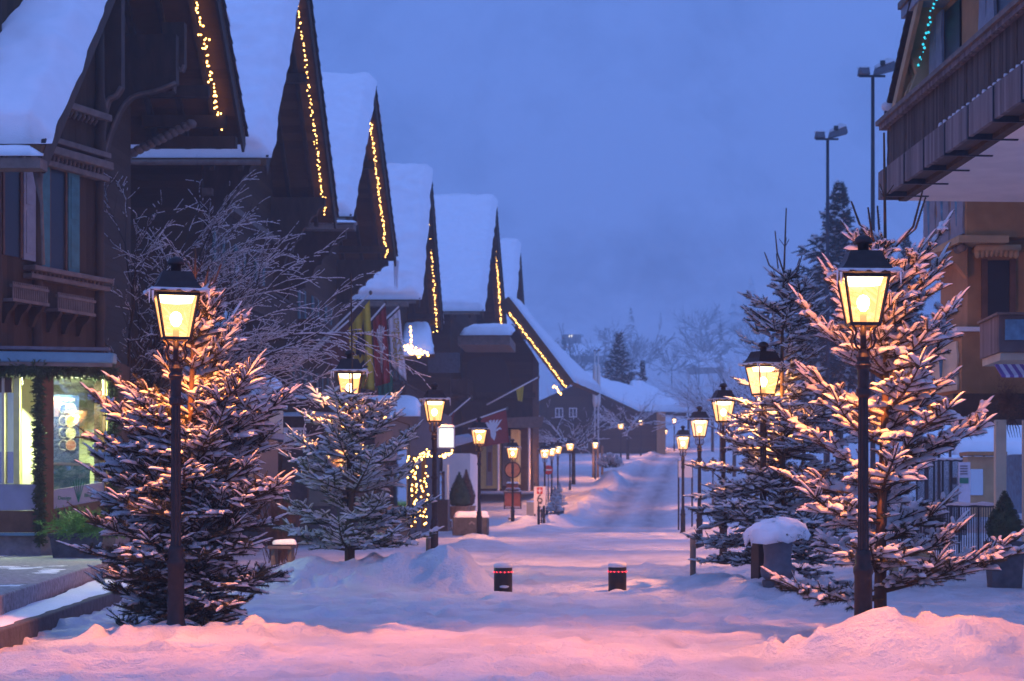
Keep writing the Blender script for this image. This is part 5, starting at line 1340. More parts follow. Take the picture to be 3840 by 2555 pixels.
for i in range(m_ + 1):
    t = i / m_
    for k in range(n):
        a = 2 * PI * k / n; rad = .46 * math.sin((1 - t) * PI / 2) ** .8 * (1 + .10 * math.sin(a * 3 + 1) + .06 * math.sin(a * 7))
        rad *= 1 + .16 * (gg.random() - .3) * (i < 4); z = zt_ + .02 + .24 * math.sin(t * PI / 2) ** .9 * (1 + .18 * math.cos(a - 1)) - (.16 * gg.random() if i == 0 else .03 * gg.random()) - .06 * (1 - t) * (k % 3 == 0)
        V.append((ux - .03 + rad * math.cos(a), uy + rad * math.sin(a) * .9, z))
Fc = [(i * n + k, i * n + (k + 1) % n, (i + 1) * n + (k + 1) % n, (i + 1) * n + k) for i in range(m_) for k in range(n)] + [tuple(range(n - 1, -1, -1))]
dm.add(V, Fc); obj('snow_cap', dm, 'snow', ur, True)
P0 = np.array([ux, uy, zt_]) + gg.normal(0, .12, (160, 3)) * [1, 1, .3]; a = gg.random(160) * 2 * PI; P1 = np.stack([ux + .46 * np.cos(a), uy + .42 * np.sin(a), zt_ + .05 * gg.normal(0, 1, 160) - .02], 1)
V, T = needles(P0, P1, np.full(160, .03), 20, .005, 9); npobj('drooping_plant', V, [T], 'needle', ur)
bx = tag(obj('sign_box', MB().cbox((ax(1744, 31.2), 31.2, .42), .10, .34, 1.0, .3).cbox((ax(1744, 31.2), 31.2, .90), .3, .4, .05, .3), 'iron', None, loc=(ax(1744, 31.2), 31.2, 0)), 'narrow black upright box in the snow close behind the urn', 'box')
cr = tag(obj('crate', MB().box(ax(2094, 38), ax(2140, 38), 38, 38.4, -.05, az(1248, 38)).box(ax(2093, 38), ax(2141, 38), 37.99, 38.41, az(1248, 38) + .002, az(1244, 38)), 'ochre_light', None, loc=(ax(2117, 38), 38.2, 0), bevel=.01), 'pale wooden crate on the snow behind the trunk of the tallest spruce', 'crate')
wp_ = tag(obj('post', MB().lathe((ax(2058, 33), 33, 0), [(.075, -.2), (.075, .5), (.05, .53)], 12), 'ochre_light', None, True, (ax(2058, 33), 33, 0)), 'stubby pale wooden post behind the lowest branches of the tallest spruce', 'post')
# railing on the right
rl = empty('railing', (5.5, 46, 0), 'black iron railing with snow on its top bar behind the right hand spruces', 'railing')
def rail_line(x0, y0, x1, y1, z0, z1, n, root, m='iron_blue', zb=0.0):
    obj('bar', MB().beam((x0, y0, z1), (x1, y1, z1), .06, .05), m, root); obj('bar', MB().beam((x0, y0, z0), (x1, y1, z0), .05, .04), m, root)
    s = MB()
    for k in range(n + 1):
        t = k / n; s.tube([(x0 + (x1 - x0) * t, y0 + (y1 - y0) * t, z0 if k % 8 else zb - .1), (x0 + (x1 - x0) * t, y0 + (y1 - y0) * t, z1)], .013 if k % 8 else .03, 5)
    obj('balusters', s, m, root)
    sn = MB(); sn.tube([(x0 + (x1 - x0) * t, y0 + (y1 - y0) * t, z1 + .045 + .01 * math.sin(t * 40)) for t in np.linspace(0, 1, 24)], [.045 + .012 * math.sin(k * 1.7) for k in range(24)], 6); obj('snow', sn, 'snow_twig', root, True)
Y = 46.0
rail_line(ax(1990, Y), Y, ax(2300, Y), Y - 1, .12, az(1165, Y), 60, rl)
rl2 = empty('railing', (9, 62, 0), 'tall dark fence panels with snow along the top near the ticket hut', 'fence')
Y = 62.0
rail_line(ax(2110, Y), Y, ax(2225, Y), Y, .3, az(1060, Y), 46, rl2)
# ticket hut + notice column + snowy pavilion behind
hut = empty('ticket_hut', at(2255, 1190, 60), 'small wooden ticket hut with a window, under the edge of a white pavilion roof', 'hut')
fr_box(2216, 2292, 1052, 1190, 60, 60.9, 'ochre_light', 'wall', hut); fr_box(2233, 2262, 1080, 1140, 59.95, 59.997, 'blue_glass', 'window', hut); fr_box(2208, 2298, 1042, 1050, 59.8, 61.2, 'ochre', 'roof_board', hut)
nc = empty('notice_column', at(2218, 1150, 58), 'pale notice column with a green band left of the ticket hut', 'sign')
fr_box(2206, 2232, 1064, 1190, 58, 58.1, 'stripe_cloth', 'panel', nc); fr_box(2208.5, 2229, 1100, 1113, 57.98, 57.998, 'green_print', 'green_band', nc)
for k in range(4): fr_box(2210, 2227, 1072 + 6 * k, 1074 + 6 * k, 57.985, 57.998, 'black_print', 'text_line', nc)
pv_ = empty('pavilion', at(2320, 1100, 66), 'low pavilion under a big smooth snow roof behind the white posts', 'pavilion')
fr_box(2296, 2400, 1050, 1180, 66, 70, 'blue_panel', 'wall', pv_)
V, Fq = slab_snow([at(2190, 1048, 64), at(2420, 1046, 64), at(2420, 985, 72), at(2300, 990, 72)], .35, 40, 20, 81, .5, .1); npobj('roof_snow', V, Fq, 'snow', pv_, True)
sf = MB()
for k in range(6):
    sf.beam(at(2130 + 26 * k, 1030 - 4 * (k % 3), 70 + k), at(2200 + 26 * k, 1035 - 6 * (k % 2), 70 + k), .1, .1)
    sf.tube([at(2135 + 26 * k, 1150, 70 + k), at(2135 + 26 * k, 1030, 70 + k)], .05, 6)
tag(obj('scaffold_rack', sf, 'iron_blue', None, loc=at(2180, 1100, 72)), 'cluttered dark metal racks beyond the fence panels', 'rack')
bank = []
V, Fq = slab_snow([at(2080, 1100, 78), at(2500, 1100, 78), at(2500, 955, 110), at(2080, 985, 110)], .5, 40, 30, 91, .8, .3)
tag(npobj('snow_bank', V, Fq, 'snow', None, True, at(2200, 1100, 78)), 'white bank rising behind the racks and pavilion', kind='structure')
# floodlight masts
ms = empty('floodlight_mast', (0, 0, 0), 'x', 'floodlight', 'tall floodlight masts behind the right hand spruces')
obj('pole', MB().tube([(0, 0, -1), (0, 0, 8), (0, 0, 18.3)], [.12, .10, .07], 10), 'iron_blue', ms, True)
obj('crossbar', MB().beam((-.55, 0, 18.35), (.5, 0, 18.35), .08, .08), 'iron_blue', ms)
f1 = MB().hexa([(-.6, -.2, 18.40), (-.12, -.2, 18.40), (-.12, .3, 18.40), (-.6, .3, 18.40), (-.56, -.15, 18.68), (-.16, -.15, 18.68), (-.16, .25, 18.68), (-.56, .25, 18.68)]); obj('floodlight', f1, 'lead', ms, bevel=.02)
f2 = MB().hexa([(.02, -.25, 18.38), (.92, -.25, 18.62), (.92, .3, 18.62), (.02, .3, 18.38), (.1, -.2, 18.62), (.86, -.2, 18.92), (.5, .25, 19.08), (.1, .25, 18.72)]); o = obj('floodlight', f2, 'lead', ms, bevel=.02)
obj('lens_box', MB().cbox((.36, -.27, 18.82), .2, .06, .2), 'dark_opening', o)
obj('snow', MB().blob((-.36, .05, 18.66), .28, .24, .10, 10, 5, .1, 1, True), 'snow_twig', ms, True); sn = MB().hexa([(.1, -.22, 18.63), (.87, -.22, 18.935), (.87, .25, 18.97), (.1, .27, 18.75), (.1, -.22, 18.68), (.87, -.22, 18.99), (.60, .25, 19.15), (.1, .27, 18.82)]); obj('snow', sn, 'snow_twig', ms, True)
m2 = copy_tree(ms); ms.location = (ax(2009, 80), 80, 0); m2.location = (ax(1905, 92.5), 92.5, -.3)
ms['label'] = 'taller looking floodlight mast nearest the roof of the right hand chalet'; m2['label'] = 'second floodlight mast, standing in front of the dark pine crown'
# ================================================================ LEFT PAVEMENT
def sheet(P, nu, nv, wave, seed, name, m, par):
    """hanging cloth from a quad of corners (top-a, top-b, bottom-b, bottom-a), folded along u"""
    a, b, c, d = [np.array(p, float) for p in P]
    U, W = np.meshgrid(np.linspace(0, 1, nu), np.linspace(0, 1, nv), indexing='ij')
    Q_ = a * ((1 - U) * (1 - W))[..., None] + b * (U * (1 - W))[..., None] + c * (U * W)[..., None] + d * ((1 - U) * W)[..., None]
    n = np.cross(b - a, d - a); n /= np.linalg.norm(n)
    off = wave * np.sin(U * 9 + W * 2.5 + seed) * (.3 + .7 * W) + wave * .6 * np.sin(U * 17 + seed * 2 + W)
    T = Q_ + n * off[..., None]; Bk = T + n * .012
    I = np.arange(nu * nv).reshape(nu, nv); q = np.stack([I[:-1, :-1], I[1:, :-1], I[1:, 1:], I[:-1, 1:]], -1).reshape(-1, 4)
    k = nu * nv; sk = [np.stack([l_[:-1], l_[1:], l_[1:] + k, l_[:-1] + k], 1) for l_ in (I[:, 0], I[:, -1], I[0, :], I[-1, :])]
    o = npobj(name, np.concatenate([T.reshape(-1, 3), Bk.reshape(-1, 3)]), [np.concatenate([q, q[:, ::-1] + k] + sk)], m, par, True)
    def on(u, w, lift=.03):
        p = a * ((1 - u) * (1 - w)) + b * (u * (1 - w)) + c * (u * w) + d * ((1 - u) * w)
        off_ = wave * math.sin(u * 9 + w * 2.5 + seed) * (.3 + .7 * w) + wave * .6 * math.sin(u * 17 + seed * 2 + w)
        nn = n if n[1] < 0 else -n
        return p + n * off_ + nn * lift
    return o, on
FL = 'flags hung from the third chalet'
def flag(label, pole, P, m, wave, seed, emblem, group=FL):
    root = empty('flag', pole[0], label, 'flag', group)
    obj('pole', MB().tube(pole, [.05, .035], 8), 'white_paint', root, True)
    obj('pole_tip', MB().blob(pole[1], .07, .07, .09, 8, 5, 0), 'timber_grey', root, True)
    cl, on = sheet(P, 30, 24, wave, seed, 'cloth', m, root)
    emblem(root, on, cl)
    return root
def patch(par, on, pts, m, name, lift=.045):
    P = [on(u, w, lift) for u, w in pts]
    b = MB(); n = len(P); c = sum(P) / n
    b.add([c] + P + [c + [0, .02, 0]] + [p + [0, .02, 0] for p in P], [(0, i + 1, (i + 1) % n + 1) for i in range(n)] + [(n + 1, n + 2 + (i + 1) % n, n + 2 + i) for i in range(n)] + [(i + 1, n + 2 + i, n + 2 + (i + 1) % n, (i + 1) % n + 1) for i in range(n)])
    return obj(name, b, m, par)
def star(cu, cw, ru, rw, n, seed, j=.5):
    g_ = np.random.default_rng(seed); return [(cu + ru * (1 - j * (k % 2)) * (.8 + .4 * g_.random()) * math.cos(2 * PI * k / n), cw + rw * (1 - j * (k % 2)) * (.8 + .4 * g_.random()) * math.sin(2 * PI * k / n)) for k in range(n)]
YF = 78.0
def em_bull(root, on, cl):
    patch(cl, on, star(.5, .42, .28, .2, 14, 3, .35), 'black_print', 'emblem'); patch(cl, on, star(.45, .72, .3, .1, 12, 4, .3), 'black_print', 'emblem')
    patch(cl, on, [(.3, .2), (.36, .12), (.42, .26)], 'black_print', 'emblem'); patch(cl, on, [(.6, .22), (.68, .12), (.66, .3)], 'black_print', 'emblem')
def em_crane(root, on, cl):
    for k in range(6): patch(cl, on, [(.45, .52), (.16 + .12 * k, .16 + .03 * abs(k - 2)), (.24 + .12 * k, .15 + .03 * abs(k - 2)), (.56, .54)], 'white_print', 'emblem')
    patch(cl, on, [(.42, .5), (.6, .5), (.58, .7), (.5, .86), (.4, .7)], 'white_print', 'emblem'); patch(cl, on, [(.58, .52), (.74, .46), (.8, .56), (.72, .52), (.62, .58)], 'white_print', 'emblem')
def em_none(root, on, cl): pass
flag('plain brown red flag drooping from the lowest of the slanting poles', [at(672, 852, YF), at(806, 735, YF)], [at(742, 800, YF), at(802, 742, YF), at(806, 852, YF), at(765, 862, YF)], 'brown_flag', .05, 1, em_none)
flag('yellow flag with a black bull emblem, tallest of the slanting flags', [at(676, 848, YF + .6), at(853, 674, YF + .6)], [at(800, 760, YF + .6), at(851, 690, YF + .6), at(862, 900, YF + .6), at(812, 890, YF + .6)], 'yellow_flag', .09, 2, em_bull)
flag('dark red flag with a white crane, between the yellow flag and the white one', [at(770, 832, YF + 1.2), at(889, 696, YF + 1.2)], [at(858, 740, YF + 1.2), at(888, 704, YF + 1.2), at(898, 880, YF + 1.2), at(864, 890, YF + 1.2)], 'red_flag', .06, 3, em_crane)
def em_letters(root, on, cl):
    R1 = Matrix.Rotation(PI / 2, 3, 'X')
    for txt, u0, w0, dw, n0 in (('PALACE', .30, .34, .1, 0), ('GSTAAD', .66, .14, .11, 3)):
        for k, ch in enumerate(txt):
            p = on(u0 + .03 * k, w0 + dw * k, .06); text_mesh(ch, .34, p, R1, 'gold_print', cl, ext=.01)
flag('long white flag with gold and black capital letters', [at(800, 816, YF + 1.8), at(921, 703, YF + 1.8)], [at(893, 738, YF + 1.8), at(920, 712, YF + 1.8), at(936, 878, YF + 1.8), at(902, 842, YF + 1.8)], 'white_print', .05, 4, em_letters)
flag('small green and red flag hanging under the crane flag', [at(840, 905, YF + 2), at(905, 850, YF + 2)], [at(868, 878, YF + 2), at(903, 856, YF + 2), at(905, 905, YF + 2), at(872, 915, YF + 2)], 'green_print', .04, 5, em_none)
Y = 108.0
flag('red banner with a spread white bird on a nearly level snowy pole', [at(1040, 985, Y), at(1167, 940, Y)], [at(1096, 968, Y), at(1165, 944, Y), at(1172, 1018, Y), at(1106, 1030, Y)], 'red_flag', .05, 6, em_crane, 'banners on poles by the broad gable')
flag('furled dark red banner on a snowy pole, left of the broad gable balcony', [at(1010, 978, Y + 2), at(1085, 914, Y + 2)], [at(1010, 975, Y + 2), at(1046, 948, Y + 2), at(1040, 985, Y + 2), at(1012, 1005, Y + 2)], 'red_flag', .08, 7, em_none, 'banners on poles by the broad gable')
flag('small yellow pennant on a snowy pole before the broad gable balcony', [at(1120, 932, Y + 4), at(1240, 868, Y + 4)], [at(1188, 898, Y + 4), at(1206, 888, Y + 4), at(1202, 925, Y + 4), at(1192, 922, Y + 4)], 'yellow_flag', .04, 8, em_none, 'banners on poles by the broad gable')
# ---- kiosk under snow, sign boxes
ks = empty('kiosk', (ax(575, 50), 50, 0), 'cream glazed kiosk with a thick snow roof between the dense and the slim spruce', 'kiosk')
fr_box(486, 596, 930, 1215, 50, 54, 'cream', 'wall', ks)
for px0, px1, m in ((486, 500, 'ochre'), (512, 518, 'yellow_wall'), (556, 563, 'yellow_wall'), (573, 584, 'cream'), (587, 598, 'ochre')): fr_box(px0, px1, 1012, 1215, 49.9, 49.997, m, 'frame', ks)
fr_box(518.3, 555.7, 1020, 1195, 49.94, 49.99, 'blue_glass', 'window', ks)
fr_box(598.5, 640, 1015, 1215, 51, 54, 'iron_blue', 'doorway', ks)
fr_box(480, 655, 1000, 1013, 49.7, 54, 'shutter_grey', 'fascia', ks)
fr_box(520, 652, 945, 999, 50, 54, 'cream', 'awning_box', ks, .03)
V, Fq = slab_snow([at(480, 948, 49.6), at(660, 945, 49.6), at(655, 905, 54), at(520, 908, 54)], .4, 50, 20, 101, .6, .06); npobj('roof_snow', V, Fq, 'snow', ks, True)
sb = empty('shop_sign', at(550, 905, 55), 'white box sign with mauve lettering standing on the snow roof of the kiosk', 'sign')
fr_box(536, 583, 852, 905, 55, 56.2, 'white_paint', 'box', sb, .02)
R1 = Matrix.Rotation(PI / 2, 3, 'X')
x, z = ax(559, 54.98), az(870, 54.98); text_mesh('Beauty', .2, (x, 54.985, z), R1, 'purple_print', sb); text_mesh('& Nails', .2, (x, 54.985, z - .24), R1, 'purple_print', sb)
o = empty('shop_sign', at(520, 905, 55), 'plain white box at the left end of the kiosk roof, partly behind twigs', 'sign'); fr_box(498, 531, 868, 905, 55, 56, 'white_paint', 'box', o, .02); fr_box(500, 529, 872, 876, 54.98, 54.997, 'purple_print', 'stripe', o)
o = empty('shop_sign', at(678, 1000, 60), 'white board with dark lettering and a mauve logo behind the slim spruce', 'sign'); fr_box(655, 705, 985, 1025, 60, 60.2, 'white_paint', 'board', o); x = ax(680, 59.98)
text_mesh('A MODE', .26, (x, 59.985, az(998, 60)), R1, 'black_print', o); text_mesh('art', .22, (x, 59.985, az(1014, 60)), R1, 'purple_print', o)
# ground floors of houses 2 and 3: shop fronts facing the square
gf = empty('corner_shop', (ax(700, 62), 62, 0), 'low shop front with blue reflecting windows behind the slim spruce', 'shop')
fr_box(598, 960, 985, 1230, 62, 75, 'stone_dark', 'wall', gf)
for px0, px1 in ((605, 650), (712, 760), (768, 820), (828, 880), (890, 936)): w = fr_box(px0, px1, 1035, 1165, 61.93, 61.985, 'blue_glass', 'window', gf); fr_box(px0 - 4, px0 - .2, 1030, 1170, 61.9, 61.997, 'timber_grey', 'frame', w)
fr_box(596, 964, 960, 984, 60.6, 75, 'timber', 'canopy', gf)
V, Fq = slab_snow([at(592, 959, 60.4), at(968, 959, 60.4), at(968, 930, 70), at(592, 930, 70)], .3, 60, 14, 111, .5, .05); npobj('canopy_snow', V, Fq, 'snow', gf, True)
o = npobj('orange_box', *(lambda b: (np.array(b.v), [np.array(b.n)]))(MB().box(ax(641, 61), ax(658, 61), 60.8, 61.2, az(1040, 61), az(1018, 61))), 'far_lamp' if False else 'barrel', None, loc=at(650, 1030, 61)); tag(o, 'orange lantern box hanging under the dark shop canopy', 'lantern')
bs = None
P0 = at(642, 1215, 44)[None] + g.normal(0, .12, (260, 3)) * [1, 1, .4]; P1 = P0 + np.abs(g.normal(0, 1, (260, 3))) * [.16, .1, .5] * np.where(g.random((260, 1)) > .5, 1, -1) * [1, 1, 0] + np.column_stack([np.zeros(260), np.zeros(260), .2 + .5 * g.random(260)])
P0[:, 2] = .0 + .3 * g.random(260)
V, T = needles(P0, P1, np.full(260, .04), 14, .006, 5); cv, cq = frusta(P0, P1, np.full(260, .008), np.full(260, .004), 4)
tag(npobj('bush', np.concatenate([cv, V]), [cq, T + len(cv)], 'dry_leaf', None, loc=at(642, 1240, 44)), 'withered brown bush between the dense and the slim spruce', 'bush')
bn = empty('bench', at(655, 1265, 38), 'low dark bench topped with snow left of the slim spruce trunk', 'bench'); fr_box(628, 682, 1255, 1262, 37.6, 38.2, 'stone_dark', 'seat', bn); fr_box(632, 640, 1262.5, 1300, 37.7, 38.1, 'stone_dark', 'leg', bn); fr_box(670, 678, 1262.5, 1300, 37.7, 38.1, 'stone_dark', 'leg', bn)
V, Fq = slab_snow([at(627, 1254.5, 37.6), at(683, 1254.5, 37.6), at(682, 1251, 38.2), at(628, 1251, 38.2)], .08, 20, 8, 5, .1, .02); npobj('snow', V, Fq, 'snow', bn, True)
# shop front with fairy lights on its posts, right of the slim spruce
bo = empty('boutique', at(1000, 1200, 72), 'dark boutique front with posts wrapped in fairy lights behind the lit white sign', 'shop')
fr_box(905, 1040, 960, 1215, 72, 90, 'stone_dark', 'wall', bo); fr_box(1046, 1105, 1050, 1195, 84, 90, 'white_plaster', 'wall', bo)
fr_box(1012, 1024, 1085, 1200, 71.9, 71.99, 'blue_glass', 'window', bo); fr_box(1030, 1034, 1070, 1210, 71.8, 71.99, 'white_paint', 'post', bo); fr_box(1000, 1036, 1150, 1222, 70, 71, 'iron_blue', 'counter', bo)
for px in (950, 972): fr_box(px, px + 10, 1050, 1215, 71.6, 71.95, 'timber', 'post', bo)
o = obj('awning', MB().hexa([at(1048, 1028, 70), at(1098, 1014, 78), at(1098, 1010, 78), at(1048, 1024, 70), at(1048, 1006, 71), at(1078, 1000, 78), at(1078, 998, 78), at(1048, 1003, 71)]), 'shutter_grey', bo)
LG = 'fairy lights wrapped round the boutique front'
light_string('fairy lights wound round the left boutique post down to the snow', [at(956, 1062, 71.4), at(956, 1210, 71.4)], 46, .03, seed=31, jit=.1, group=LG)
light_string('fairy lights wound thinly round the right boutique post', [at(978, 1075, 71.4), at(978, 1210, 71.4)], 20, .03, seed=32, jit=.06, group=LG)
light_string('fairy lights swagged from the boutique posts up to the lit sign', [at(938, 1062, 71.2), at(965, 1055, 71.2), at(994, 1040, 71.2)], 34, .03, seed=33, jit=.07, group=LG)
light_string('knot of fairy lights just right of the lit sign', [at(1016, 1052, 71.2), at(1040, 1043, 71.2)], 18, .03, seed=34, jit=.06, group=LG)
light_string('cluster of warm lights below the eave of the fourth chalet, beside the white flag', [at(932, 800, 100), at(958, 812, 100), at(972, 818, 100)], 40, .06, seed=35, jit=.1, group='lights under the fourth chalet')
light_string('short vertical line of lights hanging from the eave of the fourth chalet', [at(945, 752, 100), at(948, 798, 100)], 12, .05, seed=36, jit=.03, group='lights under the fourth chalet')
V, Fq = slab_snow([at(925, 822, 101), at(1000, 815, 101), at(990, 752, 106), at(930, 752, 106)], .3, 20, 12, 121, .4, .1)
o = empty('porch', at(960, 820, 103), 'little white porch roof lit by fairy lights under the fourth chalet', 'porch'); npobj('roof_snow', V, Fq, 'snow', o, True); obj('roof', MB().prism([at(925, 823, 101), at(1000, 816, 101), at(990, 753, 106), at(930, 753, 106)], (0, .05, -.15)), 'timber', o)
# lit white sign on the lamp post
sg = empty('lit_sign', at(1028, 1015, 45.2), 'glowing white box sign fixed to a lamp post', 'sign')
fr_box(1009, 1047, 984, 1032, 45.0, 45.35, 'white_paint', 'case', sg, .02); fr_box(1012, 1043.5, 987, 1029, 44.96, 44.997, 'lightbox', 'lit_face', sg); obj('fixing', MB().box(ax(1000, 45.4), ax(1009, 45.4), 45.25, 45.3, az(990, 45), az(987, 45)).box(ax(1000, 45.4), ax(1009, 45.4), 45.25, 45.3, az(1030, 45), az(1027, 45)), 'iron', sg)
V, Fq = slab_snow([at(1009, 983.8, 45), at(1047, 983.8, 45), at(1047, 983.5, 45.35), at(1009, 983.5, 45.35)], .05, 14, 6, 9, .08, .01); npobj('snow', V, Fq, 'snow', sg, True)
obj('link', MB().lathe((ax(1000, 45.6), 45.6, 1.9), [(.07, 0), (.08, .03), (.07, .06)], 12), 'iron', sg)
# stone trough
tr = empty('stone_trough', at(1087, 1222, 64), 'grey carved stone trough filled with snow beside a lamp foot', 'trough')
Y = 67.5
fr_box(1046, 1126, 1192, 1232, Y, Y + .9, 'stone_dark', 'basin', tr, .04); obj('carving', MB().prism([at(1078, 1206, Y - .01), at(1086, 1199, Y - .01), at(1094, 1206, Y - .01), at(1091, 1208, Y - .01), at(1086, 1204, Y - .01), at(1081, 1208, Y - .01)], (0, .009, 0)), 'stone', tr)
V, Fq = slab_snow([at(1046, 1192, Y), at(1126, 1192, Y), at(1126, 1186, Y + .9), at(1046, 1186, Y + .9)], .12, 24, 10, 13, .2, .03); npobj('snow', V, Fq, 'snow', tr, True)
# round sign and notice boxes
Y = 95.0
sp_ = empty('sign_post', at(1180, 1200, Y), 'round sign board over two red notice boxes with snow on their ledges', 'sign')
c = at(1180, 1082, Y); obj('round_board', MB().prism([c + np.array([.37 * math.cos(2 * PI * k / 24), 0, .37 * math.sin(2 * PI * k / 24)]) for k in range(24)], (0, .06, 0)), 'barrel', sp_)
rr = [c + np.array([.37 * math.cos(2 * PI * k / 24), -.02, .37 * math.sin(2 * PI * k / 24)]) for k in range(25)]; obj('rim', MB().tube(rr, .03, 6, False), 'iron', sp_, True)
fr_box(1166, 1193, 1114, 1126, Y, Y + .4, 'brick_red', 'notice_box', sp_, .02); n2 = fr_box(1162, 1199, 1134, 1168, Y - .1, Y + .5, 'brick_red', 'notice_box', sp_, .02)
for px in (1161, 1179, 1199): fr_box(px - 1, px + 1, 1130, 1172, Y - .18, Y - .101, 'iron', 'frame', n2)
obj('pole', MB().tube([at(1180, 1215, Y + .3), at(1180, 1100, Y + .3)], .05, 8), 'iron', sp_)
for py, a_, b_ in ((1113.5, 1165, 1194), (1126.5, 1164, 1197), (1132, 1160, 1201), (1169, 1162, 1199)): 
    fr_box(a_, b_, py, py + 1.5, Y - .25, Y + .5, 'iron', 'ledge', sp_); V, Fq = slab_snow([at(a_, py - .2, Y - .25), at(b_, py - .2, Y - .25), at(b_, py - .4, Y + .5), at(a_, py - .4, Y + .5)], .06, 12, 5, 3, .08, .01); npobj('snow', V, Fq, 'snow', sp_, True)
o = empty('flower_tub', at(1182, 1200, 93), 'dark round flower tub at the foot of the notice boxes', 'tub'); obj('tub', MB().lathe((ax(1190, 93.5), 93.5, 0), [(.3, -.2), (.42, .42), (.44, .44), (.36, .45)], 16), 'stone_dark', o, True); obj('snow', MB().blob((ax(1190, 93.5), 93.5, .44), .36, .36, .12, 12, 5, .1, 3, True), 'snow', o, True)
# parking board
Y = 93.0
pk = empty('parking_board', at(1241, 1190, Y), 'white board on two legs with a red cross emblem and large outlined figures', 'sign')
fr_box(1229, 1256, 1120, 1183, Y, Y + .06, 'white_paint', 'board', pk); sq = fr_box(1236, 1249, 1122, 1137, Y - .012, Y - .003, 'red_print', 'emblem', pk)
fr_box(1241, 1244, 1124, 1135, Y - .02, Y - .0125, 'white_paint', 'cross', sq); fr_box(1237.5, 1240.95, 1128, 1131, Y - .02, Y - .0125, 'white_paint', 'cross', sq); fr_box(1244.05, 1247.5, 1128, 1131, Y - .02, Y - .0125, 'white_paint', 'cross', sq)
for ch, py in (('6', 1149), ('5', 1169)): text_mesh(ch, .62, (ax(1242.5, Y), Y - .015, az(py, Y)), R1, 'stone_dark', pk)
for px in (1231, 1254): obj('leg', MB().tube([at(px, 1208, Y + .1), at(px, 1112, Y + .1)], .035, 6), 'iron_blue', pk)
o = empty('bin', at(1222, 1180, 96), 'squat beige stone bin with a cap of snow', 'bin'); fr_box(1213, 1232, 1156, 1190, 96, 96.5, 'cream', 'body', o, .03); obj('snow', MB().blob(at(1222.5, 1156, 96.25), .22, .27, .07, 10, 5, .1, 2, True), 'snow', o, True)
# no entry sign
Y = 118.0
ne = empty('road_sign', at(1262, 1130, Y), 'round red no entry sign with a white bar between the close trio of lamps', 'road sign'); c = at(1262, 1082, Y)
obj('disc', MB().prism([c + np.array([.28 * math.cos(2 * PI * k / 20), 0, .28 * math.sin(2 * PI * k / 20)]) for k in range(20)], (0, .03, 0)), 'red_print', ne); obj('bar', MB().box(c[0] - .2, c[0] + .2, c[1] - .012, c[1] - .003, c[2] - .05, c[2] + .05), 'white_paint', ne); obj('pole', MB().tube([c + [0, .06, -1.9], c + [0, .06, .25]], .03, 6), 'iron', ne)
# little snowy spruces in tubs
for px, Y, lab in ((1277, 104, 'little spruce in a tub with reddish lit snow, nearest the railing'), (1287, 108, 'little snow covered spruce in a tub right beside its twin by the railing')):
    x = ax(px, Y); b = g1(x, Y); root = empty('potted_spruce', (x, Y, b), lab, 'potted tree', 'little spruces in tubs'); obj('pot', MB().lathe((x, Y, b - .1), [(.22, 0), (.3, .55), (.24, .55)], 12), 'stone_dark', root, True)
    P0 = []; P1 = []
    for k in range(150):
        u_ = g.random(); a = g.random() * 2 * PI; r_ = .5 * (1.05 - u_); p = np.array([x, Y, b + .45 + 1.25 * u_]); P0.append(p); P1.append(p + [r_ * math.cos(a), r_ * math.sin(a), .1])
    P0 = np.array(P0); P1 = np.array(P1); V, T = needles(P0, P1, np.full(150, .06), 24, .008, 3); npobj('crown', V, [T], 'needle', root); V, q = snowcaps(P0, P1, np.full(150, .05), 1, 3, 5); npobj('snow', V, [q], 'snow_twig', root, True)
fn = empty('railing', at(1250, 1190, 98), 'short iron railing leading from the white cross board along the pavement', 'railing'); rail_line(ax(1246, 90), 90, ax(1262, 112), 112, .35, .85, 18, fn)
for k, (px, Y) in enumerate(((1240, 88), (1252, 90))):
    x = ax(px, Y); tag(obj('post', MB().lathe((x, Y, 0), [(.06, -.2), (.06, 1.0), (.04, 1.04)], 10), 'iron_blue', None, True, (x, Y, 0)), ['thin dark post before the white cross board, left of two', 'thin dark post before the white cross board, right of two'][k], 'post', 'thin posts by the white cross board')
# road side board
Y = 78.0
rb = empty('road_board', at(1577, 1110, Y), 'rounded pale board on a frame catching orange lamp light at the right kerb', 'sign'); fr_box(1561, 1594, 1061, 1100, Y, Y + .08, 'white_plaster', 'board', rb, .03); 
for px in (1562, 1593): obj('leg', MB().tube([at(px, 1220, Y + .04), at(px, 1058, Y + .04)], .035, 6), 'iron', rb)
V, Fq = slab_snow([at(1561, 1061, Y - .02), at(1594, 1061, Y - .02), at(1594, 1060.5, Y + .1), at(1561, 1060.5, Y + .1)], .07, 12, 5, 3, .06, .01); npobj('snow', V, Fq, 'snow', rb, True)
